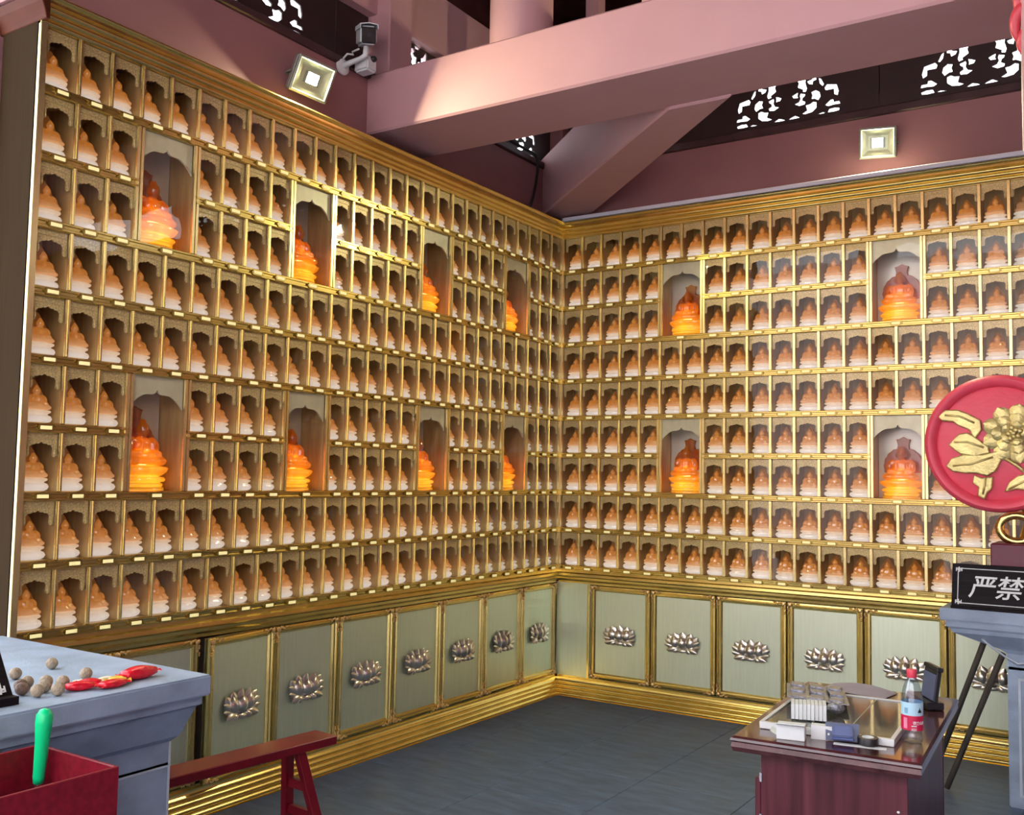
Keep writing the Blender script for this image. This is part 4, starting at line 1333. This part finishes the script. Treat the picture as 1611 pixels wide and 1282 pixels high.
def relief(poly, depth, y, name, parent, bev=.008):
    cu = bpy.data.curves.new(name, 'CURVE')
    cu.dimensions = '2D'
    cu.fill_mode = 'BOTH'
    cu.extrude = depth
    cu.bevel_depth = bev
    cu.bevel_resolution = 2
    cu.offset = -bev
    sp = cu.splines.new('POLY')
    sp.points.add(len(poly) - 1)
    for q, (a, b) in zip(sp.points, poly):
        q.co = (a, b, 0, 1)
    sp.use_cyclic_u = True
    o = bpy.data.objects.new('tmp', cu)
    COL.objects.link(o)
    dg = bpy.context.evaluated_depsgraph_get()
    me = bpy.data.meshes.new_from_object(o.evaluated_get(dg))
    bpy.data.objects.remove(o)
    me.materials.clear()
    me.materials.append(FLOWER_GOLD)
    return link(name, me, parent, (0, y, .877), (PI / 2, 0, 0))

# outlines read in plaque units: x to the right, z up, radius 1 = rim
def U(l):
    return [(a * RD, b * RD) for a, b in l]
leaves = [
    [(-.80, .40), (-.70, .50), (-.52, .50), (-.38, .44), (-.22, .34), (-.20, .20), (-.30, .06), (-.38, .20), (-.52, .26), (-.60, .32), (-.74, .33)],
    [(-.66, -.02), (-.52, .14), (-.40, .16), (-.30, .10), (-.12, -.04), (-.10, -.14), (-.30, -.20), (-.50, -.16), (-.58, -.10)],
    [(-.70, -.34), (-.62, -.22), (-.46, -.16), (-.20, -.16), (.02, -.10), (.06, -.22), (-.02, -.40), (-.14, -.48), (-.28, -.44), (-.44, -.44), (-.60, -.42)],
    [(-.32, -.46), (-.22, -.50), (-.06, -.48), (-.08, -.66), (-.14, -.72), (-.18, -.82), (-.28, -.76), (-.26, -.64), (-.34, -.58)],
    [(.08, -.70), (.14, -.56), (.26, -.46), (.42, -.42), (.60, -.50), (.66, -.62), (.48, -.60), (.40, -.68), (.24, -.66)],
    [(.36, .50), (.44, .68), (.60, .72), (.74, .60), (.66, .42), (.54, .36)],
    [(.52, .16), (.70, .26), (.84, .16), (.78, -.02), (.62, -.10), (.50, -.02)],
    [(.40, -.14), (.58, -.14), (.78, -.26), (.70, -.38), (.52, -.34), (.40, -.26)]]
for p in leaves:
    relief(U(p), .006, -.026, 'leaf', t)
fm = MB()
def dome(mb, cx, cz, rx, rz, th, rot=0.0, y=-.03):
    mb2 = MB()
    mb2.ball((0, 0, 0), (rx, th, rz), 16, 10)
    mb2.xf(Matrix.Translation((cx, y, .877 + cz)) @ Matrix.Rotation(rot, 4, 'Y'))
    mb.add(mb2.v, mb2.f)
for k, (ring, n, rr, rx, rz, yy_) in enumerate(((0, 9, .29, .10, .125, -.030), (1, 7, .20, .085, .11, -.042), (2, 5, .115, .075, .09, -.054))):
    for i in range(n):
        a = 2 * PI * (i + .5 * (k % 2)) / n
        m = MB()
        petal(m, (.20 + .02) * RD + rr * .35 * RD * math.cos(a), .877 + .14 * RD + rr * .35 * RD * math.sin(a), a, rr * 1.15 * RD, rx * 1.35 * RD, .016, yy_ + .006, .014 + .004 * k, .45)
        o = part('petal', m, FLOWER_GOLD, t, smooth='all')
m = MB()
for i in range(9):
    a = i * 2.4
    dome(m, .22 * RD + .012 * math.sqrt(i) * math.cos(a), .14 * RD + .012 * math.sqrt(i) * math.sin(a), .014, .014, .012, 0, -.066)
part('flower_heart', m, FLOWER_GOLD, t, smooth='all')
for pts in ([(-.70, .42), (-.50, .40), (-.30, .30)], [(-.58, .02), (-.40, .02), (-.18, -.06)], [(-.60, -.33), (-.34, -.30), (-.06, -.20)], [(-.16, -.50), (-.18, -.62), (-.20, -.74)], [(.14, -.66), (.34, -.54), (.56, -.54)]):
    part('leaf_vein', MB().tube([(a * RD, -.041, .877 + b * RD) for a, b in pts], .006, 6), FLOWER_GOLD, t, smooth='all')
part('stem', MB().tube([(.10 * RD, -.026, .877 - .22 * RD), (.25 * RD, -.03, .877 - .32 * RD), (.40 * RD, -.026, .877 - .46 * RD)], .010, 8), FLOWER_GOLD, t, smooth='all')

# two poles leaning under the right altar
for nm, a, b, r in (('brown wooden pole leaning nearer the desk beneath the right altar', (2.80, -.62, 0.014), (3.085, -.70, .80), .016),
                    ('darker wooden pole leaning farther right beneath the right altar', (2.90, -.75, 0.014), (3.195, -.83, .775), .016)):
    tag(part('leaning_pole', MB().tube([a, b], r, 12), POLE, None, smooth=True), nm, 'pole', 'leaning wooden poles')
